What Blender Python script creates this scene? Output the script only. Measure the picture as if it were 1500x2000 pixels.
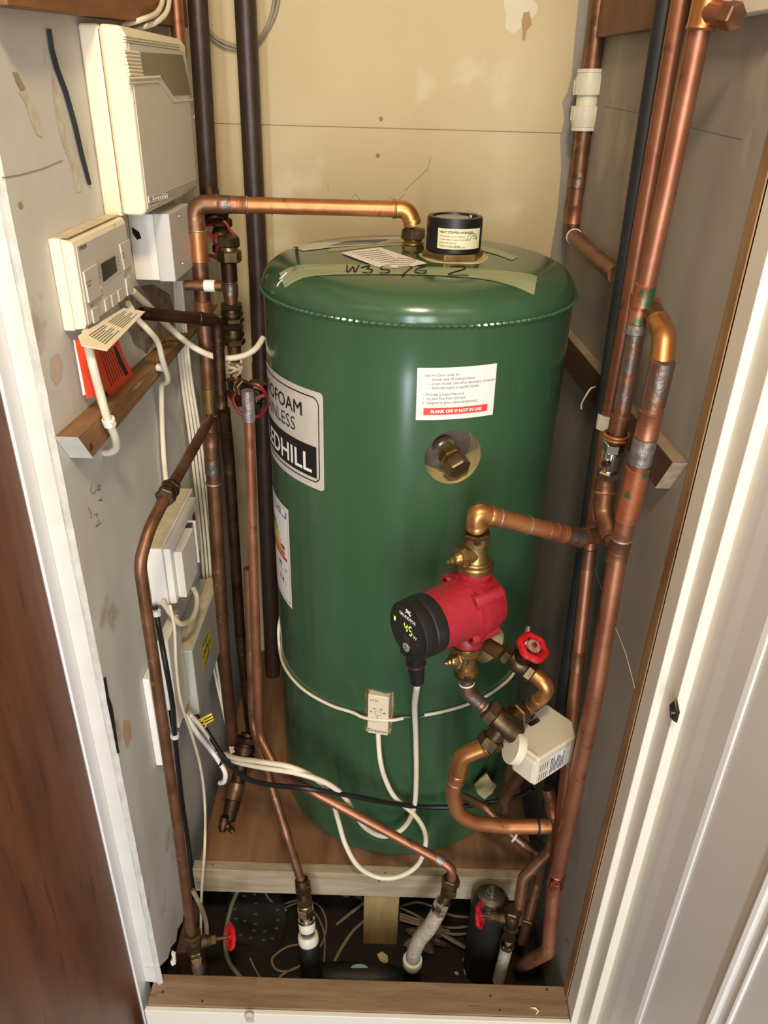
import bpy, bmesh, math, random
from mathutils import Vector, Matrix
random.seed(7)
for o in list(bpy.data.objects): bpy.data.objects.remove(o)
C = bpy.context.scene.collection
S = bpy.context.scene

# ------------------------------------------------------------------ camera
CAMZ = 1.5
PITCH, ROLL, YAW, FPX = 0.50383475, -0.02795845, -0.00297232, 1502.2
def _cam():
    cy, sy, cp, sp = math.cos(YAW), math.sin(YAW), math.cos(PITCH), math.sin(PITCH)
    fwd = Vector((sy*cp, cy*cp, -sp)); right = Vector((cy, -sy, 0)); down = fwd.cross(right)
    cr, sr = math.cos(ROLL), math.sin(ROLL)
    return right*cr + down*sr, down*cr - right*sr, fwd
RT, DN, FW = _cam()
cam_d = bpy.data.cameras.new('camera'); cam = bpy.data.objects.new('camera', cam_d); C.objects.link(cam)
cam.matrix_world = Matrix(((RT.x, -DN.x, -FW.x, 0), (RT.y, -DN.y, -FW.y, 0), (RT.z, -DN.z, -FW.z, CAMZ), (0, 0, 0, 1)))
cam_d.sensor_fit = 'VERTICAL'; cam_d.sensor_height = 24.0; cam_d.lens = FPX/2000*24.0
cam_d.clip_start = 0.02; cam_d.clip_end = 30
S.camera = cam

# ------------------------------------------------------------------ light, exposure
S.view_settings.view_transform = 'Standard'; S.view_settings.look = 'None'
S.view_settings.gamma = 1.0; S.view_settings.exposure = 0.0; S.view_settings.use_curve_mapping = False
W = bpy.data.worlds.new('hall_light'); S.world = W; W.use_nodes = True
W.node_tree.nodes['Background'].inputs[0].default_value = (0.80, 0.86, 1.0, 1)
W.node_tree.nodes['Background'].inputs[1].default_value = 0.20
def area(name, loc, target, sx, sy, power, col, spread=180):
    l = bpy.data.lights.new(name, 'AREA'); l.shape = 'RECTANGLE'; l.size = sx; l.size_y = sy
    l.energy = power; l.color = col; l.spread = math.radians(spread)
    o = bpy.data.objects.new(name, l); C.objects.link(o); o.location = loc
    o.rotation_euler = (Vector(target)-Vector(loc)).to_track_quat('-Z', 'Y').to_euler()
    return o
area('hall_ceiling_lamp', (0.02, -0.10, 2.25), (0.0, 1.3, 1.15), 0.16, 0.16, 15.0, (1.0, 0.80, 0.54))
area('hall_window', (-0.23, -1.7, 1.10), (0.0, 1.0, 1.0), 0.15, 2.0, 27.0, (0.86, 0.93, 1.0))
area('left_wall_fill', (0.30, -1.9, 1.3), (-0.2, 0.9, 0.8), 0.50, 1.7, 36.0, (0.93, 0.95, 1.0))  # added fill lamp to brighten the left wall, not a real doorway

# ------------------------------------------------------------------ points of the place, from bearings onto real planes
def bearing(x, y): return RT*((x-750)/FPX) + DN*((y-1000)/FPX) + FW
O = Vector((0, 0, CAMZ))
def PY(x, y, v): d = bearing(x, y); return O + d*(v/d.y)
def PX(x, y, v): d = bearing(x, y); return O + d*(v/d.x)
def PZ(x, y, v): d = bearing(x, y); return O + d*((v-CAMZ)/d.z)
TC = Vector((0.0367, 1.1505)); TR = 0.225; TZ0 = 0.274; TZR = 1.249; TZT = 1.290
def PT(x, y, off=0.0):
    d = bearing(x, y); R = TR+off
    a = d.x*d.x+d.y*d.y; b = -2*(d.x*TC.x+d.y*TC.y); c = TC.x**2+TC.y**2-R*R
    disc = b*b-4*a*c
    t = (-b-math.sqrt(max(disc, 0)))/(2*a)
    return O + d*t
def tang(p): return math.atan2(p.x-TC.x, -(p.y-TC.y))      # angle round the cylinder, 0 towards the doorway
def tpt(a, z, off=0.0): return Vector((TC.x+(TR+off)*math.sin(a), TC.y-(TR+off)*math.cos(a), z))
def G(s):
    if isinstance(s, Vector): return s
    if isinstance(s[0], str):
        return {'X': PX, 'Z': PZ, 'T': PT, 'Y': PY}[s[0]](*s[1:])
    return PY(*s)

# ------------------------------------------------------------------ materials
def lin(c):
    return tuple(((v/255)/12.92 if v/255 <= 0.04045 else ((v/255+0.055)/1.055)**2.4) for v in c)
MATS = {}
def mat(name, col, rough=0.5, metal=0.0, col2=None, scale=12, bump=0.0, bscale=60, col3=None, stretch=None, spec=0.5, ramp=(0.35, 0.65), ramp3=(0.62, 0.7), coat=0, emit=None, world=False, wave=None):
    if name in MATS: return MATS[name]
    m = bpy.data.materials.new(name); m.use_nodes = True; nt = m.node_tree; N = nt.nodes; L = nt.links
    b = N['Principled BSDF']; b.inputs['Roughness'].default_value = rough; b.inputs['Metallic'].default_value = metal
    b.inputs['Base Color'].default_value = (*lin(col), 1); b.inputs['Specular IOR Level'].default_value = spec
    b.inputs['Coat Weight'].default_value = coat; b.inputs['Coat Roughness'].default_value = 0.15
    m.diffuse_color = (*lin(col), 1)
    tc = N.new('ShaderNodeTexCoord'); mp = N.new('ShaderNodeMapping'); L.new(tc.outputs['Object'], mp.inputs[0])
    if stretch: mp.inputs['Scale'].default_value = stretch
    if col2:
        n = N.new('ShaderNodeTexNoise'); n.inputs['Scale'].default_value = scale; n.inputs['Detail'].default_value = 6; n.inputs['Roughness'].default_value = 0.6
        L.new(mp.outputs[0], n.inputs['Vector'])
        r = N.new('ShaderNodeValToRGB'); r.color_ramp.elements[0].position = ramp[0]; r.color_ramp.elements[1].position = ramp[1]
        r.color_ramp.elements[0].color = (*lin(col), 1); r.color_ramp.elements[1].color = (*lin(col2), 1)
        L.new(n.outputs['Fac'], r.inputs[0]); out = r.outputs[0]
        if col3:
            n3 = N.new('ShaderNodeTexNoise'); n3.inputs['Scale'].default_value = scale*2.3; n3.inputs['Detail'].default_value = 4
            mp3 = N.new('ShaderNodeMapping'); mp3.inputs['Location'].default_value = (3.1, 1.7, 5.2); L.new(mp.outputs[0], mp3.inputs[0]); L.new(mp3.outputs[0], n3.inputs['Vector'])
            r3 = N.new('ShaderNodeValToRGB'); r3.color_ramp.elements[0].position = ramp3[0]; r3.color_ramp.elements[1].position = ramp3[1]
            L.new(n3.outputs['Fac'], r3.inputs[0])
            mx = N.new('ShaderNodeMix'); mx.data_type = 'RGBA'; L.new(r3.outputs[0], mx.inputs[0]); L.new(out, mx.inputs[6])
            mx.inputs[7].default_value = (*lin(col3), 1); out = mx.outputs[2]
        L.new(out, b.inputs['Base Color'])
    if wave:
        w = N.new('ShaderNodeTexWave'); w.wave_type = 'BANDS'; w.bands_direction = wave[0]; w.inputs['Scale'].default_value = wave[1]
        w.inputs['Distortion'].default_value = wave[2]; w.inputs['Detail'].default_value = 3; w.inputs['Detail Scale'].default_value = 1.5
        L.new(mp.outputs[0], w.inputs['Vector'])
        mx = N.new('ShaderNodeMix'); mx.data_type = 'RGBA'; mx.blend_type = 'MULTIPLY'; mx.inputs[0].default_value = wave[3]
        r = N.new('ShaderNodeValToRGB'); r.color_ramp.elements[0].color = (0.45, 0.36, 0.3, 1); L.new(w.outputs['Fac'], r.inputs[0])
        src = b.inputs['Base Color'].links[0].from_socket if b.inputs['Base Color'].links else None
        if src: L.new(src, mx.inputs[6])
        else: mx.inputs[6].default_value = (*lin(col), 1)
        L.new(r.outputs[0], mx.inputs[7]); L.new(mx.outputs[2], b.inputs['Base Color'])
    if bump:
        nb = N.new('ShaderNodeTexNoise'); nb.inputs['Scale'].default_value = bscale; nb.inputs['Detail'].default_value = 5; L.new(mp.outputs[0], nb.inputs['Vector'])
        bp = N.new('ShaderNodeBump'); bp.inputs['Strength'].default_value = bump; bp.inputs['Distance'].default_value = 0.002
        L.new(nb.outputs['Fac'], bp.inputs['Height']); L.new(bp.outputs[0], b.inputs['Normal'])
    if emit:
        b.inputs['Emission Color'].default_value = (*lin(emit[0]), 1); b.inputs['Emission Strength'].default_value = emit[1]
    MATS[name] = m; return m
M_back = mat('beige_plaster_board', (205, 187, 147), 0.75, col2=(196, 176, 134), scale=3, bump=0.25, bscale=25, col3=(214, 198, 162))
M_left = mat('dull_white_left_wall', (216, 214, 208), 0.75, col2=(202, 199, 191), scale=5, bump=0.35, bscale=20, col3=(182, 172, 156))
M_right = mat('dull_grey_right_wall', (164, 157, 146), 0.75, col2=(146, 138, 126), scale=4, bump=0.3, bscale=18, col3=(174, 166, 152), stretch=(1, 1, .5))
M_trimL = mat('old_white_gloss_paint', (216, 214, 206), 0.45, col2=(206, 202, 190), scale=9, bump=0.8, bscale=28)
M_white = mat('bright_white_paint', (232, 233, 235), 0.4, bump=0.1, bscale=30)
M_filler = mat('rough_filler', (214, 212, 204), 0.7, col2=(190, 186, 176), scale=30, bump=1.0, bscale=40)
M_cream = mat('cream_gloss_paint', (236, 230, 214), 0.4, bump=0.12, bscale=20)
M_dwhite = mat('white_gloss_door', (232, 228, 222), 0.38, bump=0.1, bscale=14)
M_ceil = mat('ceiling_paint', (208, 200, 180), 0.8, bump=.1)
M_door = mat('brown_wood_veneer', (122, 74, 46), 0.42, col2=(96, 54, 32), scale=5, stretch=(6, 6, .7), col3=(84, 46, 26), bump=.1, bscale=30)
M_wood = mat('old_batten_wood', (150, 112, 72), 0.7, col2=(120, 84, 50), scale=9, stretch=(4, .6, 6), col3=(176, 158, 130), bump=.4, bscale=60)
M_woodd = mat('dark_stained_wood', (96, 64, 42), 0.7, col2=(72, 48, 32), scale=9, stretch=(4, .6, 4), bump=.4)
M_ply = mat('platform_board', (148, 110, 76), 0.55, col2=(112, 76, 50), scale=5, stretch=(5, .6, 3), bump=.15)
M_sawn = mat('pale_sawn_timber', (176, 160, 132), 0.7, col2=(150, 132, 104), scale=9, stretch=(1, 8, 8), bump=.4)
M_sill = mat('sill_wood', (150, 122, 92), 0.6, col2=(126, 98, 70), scale=7, stretch=(1.2, 12, 8), col3=(112, 84, 58), bump=.25)
M_post = mat('post_wood', (170, 142, 92), 0.7, col2=(146, 118, 72), scale=8, stretch=(6, 6, 1), bump=.2)
M_seam = mat('bare_wood_edge', (176, 140, 92), 0.7, col2=(120, 84, 52), scale=14, stretch=(1, 1, .3), bump=.5)
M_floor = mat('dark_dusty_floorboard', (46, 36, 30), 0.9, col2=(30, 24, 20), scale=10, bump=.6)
M_void = mat('dark_void_masonry', (34, 28, 24), 0.95, col2=(22, 18, 16), scale=14, bump=.8)  # near-black brown for the wall behind the left cavity
M_hall = mat('hall_carpet', (120, 108, 96), 0.95, col2=(104, 92, 80), scale=80)
M_green = mat('green_enamelled_steel', (57, 89, 60), 0.19, 0.0, col2=(51, 81, 54), scale=2.5, spec=0.55, bump=.05, bscale=7)
M_foam = mat('yellow_foam', (206, 192, 140), 0.9, col2=(184, 168, 116), scale=40, bump=.8, bscale=90)
M_cav = mat('grey_inner_plate', (120, 112, 98), 0.5, metal=.4, col2=(86, 78, 66), scale=20)
M_cu = mat('bright_copper', (190, 130, 82), 0.42, .75, col2=(168, 108, 72), scale=22, col3=(136, 84, 58), bump=.1, bscale=80)
M_cur = mat('reddish_copper', (174, 118, 88), 0.44, .78, col2=(148, 96, 72), scale=16, col3=(126, 82, 66), bump=.1, bscale=80)
M_cuo = mat('old_brown_copper', (150, 108, 80), 0.45, .8, col2=(114, 80, 58), scale=26, col3=(176, 128, 92), bump=.25, bscale=60)
M_cud = mat('dark_tarnished_copper', (88, 64, 46), 0.5, 0.9, col2=(60, 42, 32), scale=22, col3=(110, 80, 54), bump=.25, bscale=60)
M_iron = mat('dark_brown_painted_pipe', (66, 48, 36), 0.42, 0.1, col2=(54, 40, 30), scale=30, bump=.3, bscale=90)
M_verd = mat('copper_with_verdigris', (196, 118, 84), 0.45, .75, col2=(166, 100, 72), scale=14, col3=(84, 118, 84), ramp3=(.60, .66), bump=.3)
M_gold = mat('golden_copper_elbow', (202, 146, 88), 0.34, .85, col2=(178, 118, 70), scale=20, bump=.1)
M_sold = mat('dull_solder', (136, 126, 118), 0.5, 0.9, col2=(176, 168, 160), scale=60, bump=.8, bscale=120)
M_flux = mat('solder_stained_copper', (150, 108, 84), 0.42, .9, col2=(128, 120, 112), scale=40, ramp=(.45, .55), bump=.7, bscale=100)
M_brass = mat('dull_brass', (168, 140, 88), 0.36, .9, col2=(132, 106, 66), scale=30, bump=.3, bscale=80)
M_brassd = mat('dark_brass', (112, 92, 64), 0.42, .9, col2=(76, 62, 44), scale=30, bump=.4, bscale=80)
M_chrome = mat('chrome', (214, 212, 206), 0.16, 1.0)
M_steel = mat('worn_steel', (150, 142, 130), 0.35, .9, col2=(100, 92, 82), scale=50)
M_red = mat('red_painted_wheel', (196, 26, 34), 0.35, col2=(178, 20, 28), scale=20)
M_redd = mat('old_dark_red_wheel', (140, 28, 26), 0.35, col2=(110, 22, 20), scale=30)
M_pump = mat('crimson_pump_paint', (164, 34, 48), 0.42, col2=(150, 28, 42), scale=14, bump=.35, bscale=160)
M_blk = mat('black_plastic', (18, 18, 20), 0.42)
M_blkg = mat('gloss_black_plastic', (10, 10, 12), 0.2)
M_blkm = mat('dusty_black_plastic', (22, 21, 21), 0.55, col2=(40, 38, 36), scale=60, ramp=(.55, .7))
M_cream_pl = mat('cream_plastic', (234, 224, 198), 0.42, col2=(226, 214, 184), scale=5)
M_grey_pl = mat('pale_grey_plastic', (202, 196, 186), 0.42)
M_dust = mat('dusty_cream_plastic', (212, 198, 168), 0.75, col2=(188, 172, 140), scale=50)
M_white_pl = mat('white_plastic', (232, 228, 220), 0.4)
M_act = mat('ivory_plastic', (218, 208, 186), 0.4)
M_met = mat('painted_grey_metal', (196, 192, 186), 0.4)
M_gbox = mat('pale_grey_green_plastic', (186, 188, 176), 0.42, col2=(178, 180, 168), scale=5)
M_olive = mat('olive_window', (112, 104, 78), 0.3)
M_lcd = mat('dark_lcd', (44, 48, 46), 0.2)
M_cable = mat('white_cable_sheath', (232, 222, 200), 0.42, col2=(222, 208, 180), scale=20)
M_cablew = mat('bright_white_cable_sheath', (236, 232, 226), 0.4)
M_cabled = mat('dusty_grey_cable', (160, 146, 122), 0.6, col2=(130, 118, 98), scale=20)
M_cableb = mat('black_cable_sheath', (20, 20, 22), 0.4)
M_paper = mat('white_paper', (236, 230, 222), 0.6)
M_silver = mat('silver_label', (206, 198, 186), 0.35, col2=(196, 188, 174), scale=30)
M_ink = mat('black_ink', (18, 18, 20), 0.5)
M_inkg = mat('grey_ink', (96, 92, 86), 0.6)
M_inkw = mat('white_ink', (240, 236, 228), 0.5)
M_inkr = mat('red_ink', (232, 70, 52), 0.5)
M_inkb = mat('blue_ink', (60, 104, 150), 0.5)
M_inky = mat('yellow_label', (226, 196, 60), 0.5)
M_orange = mat('orange_card', (240, 84, 46), 0.6, col2=(234, 76, 40), scale=8)
M_tape = mat('masking_tape', (156, 164, 128), 0.5, col2=(134, 144, 106), scale=14, stretch=(1, 8, 1), bump=.4)
M_glow = mat('green_led', (190, 255, 60), 0.5, emit=((190, 255, 60), 2.2))
M_glowr = mat('red_led', (255, 120, 100), 0.5, emit=((255, 90, 70), 1.0))
M_teal = mat('teal_badge', (70, 150, 140), 0.4)
M_rag = mat('dusty_rag', (150, 134, 116), 0.9, col2=(116, 102, 86), scale=30, bump=1, bscale=50)
M_fitw = mat('white_push_fit_plastic', (226, 220, 200), 0.4, col2=(216, 208, 184), scale=30)
M_hose = mat('braided_flex_hose', (176, 164, 146), 0.5, col2=(140, 128, 110), scale=160)
M_slate = mat('dark_slate_metal', (52, 60, 62), 0.35, .8, col2=(84, 92, 92), scale=40)
M_hole = mat('black_hole_interior', (14, 14, 16), 0.9)

# ------------------------------------------------------------------ mesh building
def frame(axis, up=None):
    z = Vector(axis).normalized()
    u = Vector(up) if up else (Vector((0, 0, 1)) if abs(z.z) < 0.9 else Vector((0, 1, 0)))
    x = u.cross(z)
    if x.length < 1e-6: x = Vector((1, 0, 0)).cross(z)
    x.normalize(); y = z.cross(x); return x, y, z
class MB:
    def __init__(s): s.v = []; s.f = []; s.mi = []; s.sm = []
    def add(s, vs, fs, mi=0, sm=False):
        n = len(s.v); s.v += [Vector(a) for a in vs]; s.f += [tuple(n+i for i in f) for f in fs]; s.mi += [mi]*len(fs); s.sm += [sm]*len(fs); return s
    def box(s, a, b, mi=0):
        x0, x1 = sorted((a[0], b[0])); y0, y1 = sorted((a[1], b[1])); z0, z1 = sorted((a[2], b[2]))
        vs = [(x0,y0,z0),(x1,y0,z0),(x1,y1,z0),(x0,y1,z0),(x0,y0,z1),(x1,y0,z1),(x1,y1,z1),(x0,y1,z1)]
        return s.add(vs, [(0,3,2,1),(4,5,6,7),(0,1,5,4),(1,2,6,5),(2,3,7,6),(3,0,4,7)], mi)
    def obox(s, c, ax, ay, az, hx, hy, hz, mi=0):
        c = Vector(c); vs = [c+ax*(i*hx)+ay*(j*hy)+az*(k*hz) for k in (-1,1) for (i,j) in ((-1,-1),(1,-1),(1,1),(-1,1))]
        return s.add(vs, [(0,3,2,1),(4,5,6,7),(0,1,5,4),(1,2,6,5),(2,3,7,6),(3,0,4,7)], mi)
    def prism(s, poly, d, mi=0):
        n = len(poly); poly = [Vector(p) for p in poly]; d = Vector(d)
        vs = poly + [p+d for p in poly]
        fs = [tuple(range(n))[::-1], tuple(range(n, 2*n))] + [(i, (i+1) % n, n+(i+1) % n, n+i) for i in range(n)]
        return s.add(vs, fs, mi)
    def lathe(s, prof, o, axis, seg=24, mi=0, rot=0.0, flat=False, up=None, rf=None):
        x, y, z = frame(axis, up); o = Vector(o); vs = []; fs = []
        for (r, h) in prof:
            for k in range(seg):
                a = rot+2*math.pi*k/seg; rr = r*(rf(a, h) if rf else 1)
                vs.append(o+z*h+x*(rr*math.cos(a))+y*(rr*math.sin(a)))
        for i in range(len(prof)-1):
            for k in range(seg):
                a = i*seg+k; b = i*seg+(k+1) % seg; fs.append((a, b, b+seg, a+seg))
        s.add(vs, fs, mi, not flat)
        n = len(s.v)-len(vs)
        for i, rev in ((0, True), (len(prof)-1, False)):
            if prof[i][0] > 1e-6:
                f = tuple(n+i*seg+k for k in range(seg)); s.f.append(f[::-1] if rev else f); s.mi.append(mi); s.sm.append(False)
        return s
    def cyl(s, a, b, r, seg=20, mi=0, r2=None):
        a = Vector(a); b = Vector(b); return s.lathe([(r, 0), (r if r2 is None else r2, (b-a).length)], a, b-a, seg, mi)
    def hexn(s, a, b, r, mi=0, rot=0.3):
        a = Vector(a); b = Vector(b); h = (b-a).length; c = min(h*.15, r*.12)
        return s.lathe([(r*.88, 0), (r, c), (r, h-c), (r*.88, h)], a, b-a, 6, mi, rot, True)
    def sphere(s, c, r, seg=16, mi=0, sc=(1, 1, 1)):
        n = max(6, seg//2); prof = [(r*math.sin(math.pi*i/n), -r*math.cos(math.pi*i/n)) for i in range(n+1)]
        k = len(s.v); s.lathe(prof, (0, 0, 0), (0, 0, 1), seg, mi)
        for i in range(k, len(s.v)): v = s.v[i]; s.v[i] = Vector((v.x*sc[0], v.y*sc[1], v.z*sc[2]))+Vector(c)
        return s
    def tube(s, path, r, seg=14, mi=0, cap=True, closed=False, rf=None):
        path = [Vector(p) for p in path]; n = len(path)
        t = []
        for i in range(n):
            a = path[i-1] if (i or closed) else path[0]; b = path[(i+1) % n] if (i < n-1 or closed) else path[-1]
            d = b-a; t.append(d.normalized() if d.length > 1e-9 else (t[-1] if t else Vector((0, 0, 1))))
        x, y, _ = frame(t[0]); vs = []; fs = []
        for i in range(n):
            if i:
                q = t[i-1].rotation_difference(t[i]); x = q @ x
                x = (x - t[i]*x.dot(t[i])).normalized()
            y = t[i].cross(x); rr = r[i] if isinstance(r, (list, tuple)) else r
            if rf: rr = rr*rf(i)
            for k in range(seg):
                a = 2*math.pi*k/seg; vs.append(path[i]+x*(rr*math.cos(a))+y*(rr*math.sin(a)))
        m = n if closed else n-1
        for i in range(m):
            for k in range(seg):
                j = (i+1) % n; fs.append((i*seg+k, i*seg+(k+1) % seg, j*seg+(k+1) % seg, j*seg+k))
        b0 = len(s.v); s.add(vs, fs, mi, True)
        if cap and not closed:
            s.f.append(tuple(b0+k for k in range(seg))[::-1]); s.f.append(tuple(b0+(n-1)*seg+k for k in range(seg))); s.mi += [mi]*2; s.sm += [False]*2
        return s
def smooth(pts, per=8):
    pts = [G(p) for p in pts]
    if len(pts) < 3: return pts
    P = [pts[0]*2-pts[1]]+pts+[pts[-1]*2-pts[-2]]; out = []
    for i in range(1, len(P)-2):
        p0, p1, p2, p3 = P[i-1:i+3]
        for k in range(per):
            t = k/per
            out.append(0.5*((2*p1)+(p2-p0)*t+(2*p0-5*p1+4*p2-p3)*t*t+(3*p1-p0-3*p2+p3)*t**3))
    out.append(pts[-1]); return out
def fillet(pts, rad, n=8):
    out = [pts[0]]
    for i in range(1, len(pts)-1):
        p = pts[i]; a = (pts[i-1]-p); b = (pts[i+1]-p); la, lb = a.length, b.length; a.normalize(); b.normalize()
        ang = a.angle(b, 0)
        if ang > math.pi-0.05: out.append(p); continue
        r = rad[i] if isinstance(rad, (list, tuple)) else rad
        d = min(r/math.tan(ang/2), la*.49, lb*.49); s0 = p+a*d; s1 = p+b*d
        for k in range(n+1):
            t = k/n; out.append(s0*(1-t)**2+p*(2*t*(1-t))+s1*t*t)
    out.append(pts[-1]); return out

def make(name, mb, mats, parent=None, bevel=0, label=None, bseg=2, weld=False):
    if not isinstance(mats, (list, tuple)): mats = [mats]
    if parent is not None: org = Vector(parent['_w'])
    else:
        xs = [v.x for v in mb.v]; ys = [v.y for v in mb.v]; zs = [v.z for v in mb.v]
        org = Vector(((min(xs)+max(xs))/2, (min(ys)+max(ys))/2, min(zs)))
    me = bpy.data.meshes.new(name); me.from_pydata([tuple(v-org) for v in mb.v], [], mb.f)
    for m in mats: me.materials.append(m)
    for p, mi, sm in zip(me.polygons, mb.mi, mb.sm): p.material_index = mi; p.use_smooth = sm
    if any(mb.sm): me.set_sharp_from_angle(angle=math.radians(38))
    o = bpy.data.objects.new(name, me); C.objects.link(o)
    if parent is not None: o.parent = parent; o['_w'] = list(org)
    else: o.location = org; o['_w'] = list(org)
    if bevel:
        b = o.modifiers.new('bevel', 'BEVEL'); b.width = bevel; b.segments = bseg; b.limit_method = 'ANGLE'; b.angle_limit = math.radians(35); b.harden_normals = False
    if label: o['label'] = label
    return o
def tag(o, label, cat, group=None):
    o['label'] = label; o['category'] = cat
    if group: o['group'] = group
    return o
def thing(name, loc, label, cat, group=None):
    o = bpy.data.objects.new(name, None); o.empty_display_size = .02; C.objects.link(o); loc = G(loc); o.location = loc; o['_w'] = list(loc)
    return tag(o, label, cat, group)
def struct(name, mb, m, parent=None, bevel=0):
    o = make(name, mb, m, parent, bevel)
    if parent is None: o['kind'] = 'structure'
    return o
# writing: the built-in font turned into thin flat faces, laid on any surface
_tc = {}
def text_geo(s, size, off=0.0, sx=1.0, shear=0.0):
    k = (s, size, off, sx, shear)
    if k in _tc: return _tc[k]
    cu = bpy.data.curves.new('t', 'FONT'); cu.body = s; cu.size = size; cu.offset = off; cu.shear = shear; cu.resolution_u = 3; cu.fill_mode = 'FRONT'
    ob = bpy.data.objects.new('t', cu); C.objects.link(ob)
    dg = bpy.context.evaluated_depsgraph_get(); ev = ob.evaluated_get(dg); me = ev.to_mesh()
    vs = [Vector((v.co.x*sx, v.co.y, 0)) for v in me.vertices]; fs = [tuple(p.vertices) for p in me.polygons]
    ev.to_mesh_clear(); bpy.data.objects.remove(ob); bpy.data.curves.remove(cu)
    _tc[k] = (vs, fs); return vs, fs
def text_on(mb, s, size, fn, align='L', off=0.0, sx=1.0, mi=0, x=0, y=0, cut=0, shear=0.0):
    vs, fs = text_geo(s, size, off, sx, shear)
    if not vs: return mb
    w = max(v.x for v in vs); dx = {'L': 0, 'C': -w/2, 'R': -w}[align]
    if cut:
        bm = bmesh.new(); bv = [bm.verts.new(v) for v in vs]
        for f in fs:
            try: bm.faces.new([bv[i] for i in f])
            except ValueError: pass
        q = min(v.x for v in vs)+cut
        while q < w:
            bmesh.ops.bisect_plane(bm, geom=bm.verts[:]+bm.edges[:]+bm.faces[:], plane_co=(q, 0, 0), plane_no=(1, 0, 0)); q += cut
        bm.verts.index_update(); vs = [v.co.copy() for v in bm.verts]; fs = [tuple(v.index for v in f.verts) for f in bm.faces]; bm.free()
    mb.add([fn(v.x+dx+x, v.y+y) for v in vs], fs, mi); return mb
def plane_fn(o, u, v, n, off=0.0004):
    o = Vector(o); u = Vector(u).normalized(); v = Vector(v).normalized(); n = Vector(n).normalized()
    return lambda a, b: o+u*a+v*b+n*off
def quad_on(mb, fn, x0, y0, x1, y1, mi=0, nx=1):
    for i in range(nx):
        a = x0+(x1-x0)*i/nx; b = x0+(x1-x0)*(i+1)/nx
        mb.add([fn(a, y0), fn(b, y0), fn(b, y1), fn(a, y1)], [(0, 1, 2, 3)], mi)
    return mb
def sheet(mb, fn, poly_rows, th_fn, mi=0): pass

# ------------------------------------------------------------------ pipes, cables, fittings
FIT = {'couple': 1.16, 'sold': 1.05, 'ring': 1.22}
def upward(a, b):      # pipes and cables that leave through the ceiling
    d = (a-b).normalized(); d = Vector((d.x*.3, d.y*.3, abs(d.z))); return a+d*((2.398-a.z)/d.z)
def run(name, label, pts, D, m, cat='pipe', rad=None, elbows=None, fits=(), group=None, seg=20, emat=None, caps=True):
    """copper run: centre line points, fillet radius, elbows {corner: material}, fits [(segment, t, kind, length, material)]"""
    pts = [G(p) for p in pts]; elbows = elbows or {}; r = D/2
    if pts[0].z > 1.56: pts[0] = upward(pts[0], pts[1])
    n = len(pts); rr = [0]*n
    for i in range(1, n-1): rr[i] = D*1.0 if i in elbows else (rad if rad is not None else D*2.4)
    path = fillet(pts, rr)
    base = min(pts, key=lambda p: p.z)
    if not elbows and not fits:
        mb = MB(); mb.tube(path, r, seg); o = make(name, mb, m); return tag(o, label, cat, group)
    t = thing(name, base, label, cat, group)
    make('pipe', MB().tube(path, r, seg), m, t)
    for i, em in elbows.items():
        a = pts[i-1]-pts[i]; b = pts[i+1]-pts[i]; la, lb = a.length, b.length; a.normalize(); b.normalize()
        d = min(D*1.75, la*.9, lb*.9) ; p = [pts[i]+a*d, pts[i], pts[i]+b*d]
        q = fillet(p, D*1.0, 10); k = len(q)
        mb = MB().tube(q, r*1.13, seg)
        for e, dr in ((p[0], a), (p[2], b)): mb.tube([e-dr*D*.26, e-dr*D*.22, e-dr*D*.02, e], [r*1.13, r*1.18, r*1.18, r*1.06], seg)
        make('elbow', mb, em, t)
    for (sg, tt, kind, ln, fm) in fits:
        a, b = pts[sg], pts[sg+1]; d = (b-a).normalized(); c = a+(b-a)*tt
        fitting(c, d, D, kind, ln, fm, t)
    return t
def fitting(c, d, D, kind, ln, fm, t):
    r = D/2; h = ln/2
    if kind == 'couple':
        mb = MB().lathe([(r*1.02, -h-.0006), (r*1.11, -h), (r*1.11, -h+.0012), (r*1.09, -h+.0016), (r*1.09, -.0006), (r*1.06, -.0003), (r*1.06, .0003), (r*1.09, .0006), (r*1.09, h-.0016), (r*1.11, h-.0012), (r*1.11, h), (r*1.02, h+.0006)], c, d, 20)
        make('coupling', mb, fm, t)
    elif kind == 'sleeve':
        mb = MB().lathe([(r*1.0, -h), (r*1.12, -h+.0008), (r*1.12, h-.0008), (r*1.0, h)], c, d, 20); make('sleeve', mb, fm, t)
    elif kind == 'ring':
        mb = MB(); x, y, z = frame(d)
        mb.tube([c+x*(r*1.03*math.cos(a))+y*(r*1.03*math.sin(a)) for a in [2*math.pi*k/20 for k in range(20)]], max(ln, .001), 6, closed=True); make('solder_ring', mb, fm, t)
    elif kind == 'union':
        mb = MB().hexn(c-d*h, c-d*h*.45, r*1.72).lathe([(r*1.3, -h*.45), (r*1.35, -h*.2), (r*1.6, -h*.2), (r*1.6, h*.2), (r*1.35, h*.2), (r*1.3, h*.45)], c, d, 20)
        make('union_body', mb, fm, t); make('union_nut', MB().hexn(c+d*h*.45, c+d*h, r*1.72, rot=.7), fm, t)
    elif kind == 'nut': make('nut', MB().hexn(c-d*h, c+d*h, r*1.6), fm, t)
    elif kind == 'clip':
        mb = MB().lathe([(r*1.02, -h), (r*1.3, -h), (r*1.3, h), (r*1.02, h)], c, d, 16); make('clip', mb, fm, t)
def cable(name, label, pts, D, m, cat='cable', group=None, per=8, seg=10, parent=None):
    mb = MB().tube(smooth(pts, per), D/2, seg)
    o = make(name, mb, m, parent)
    return o if parent is not None else tag(o, label, cat, group)
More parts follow.
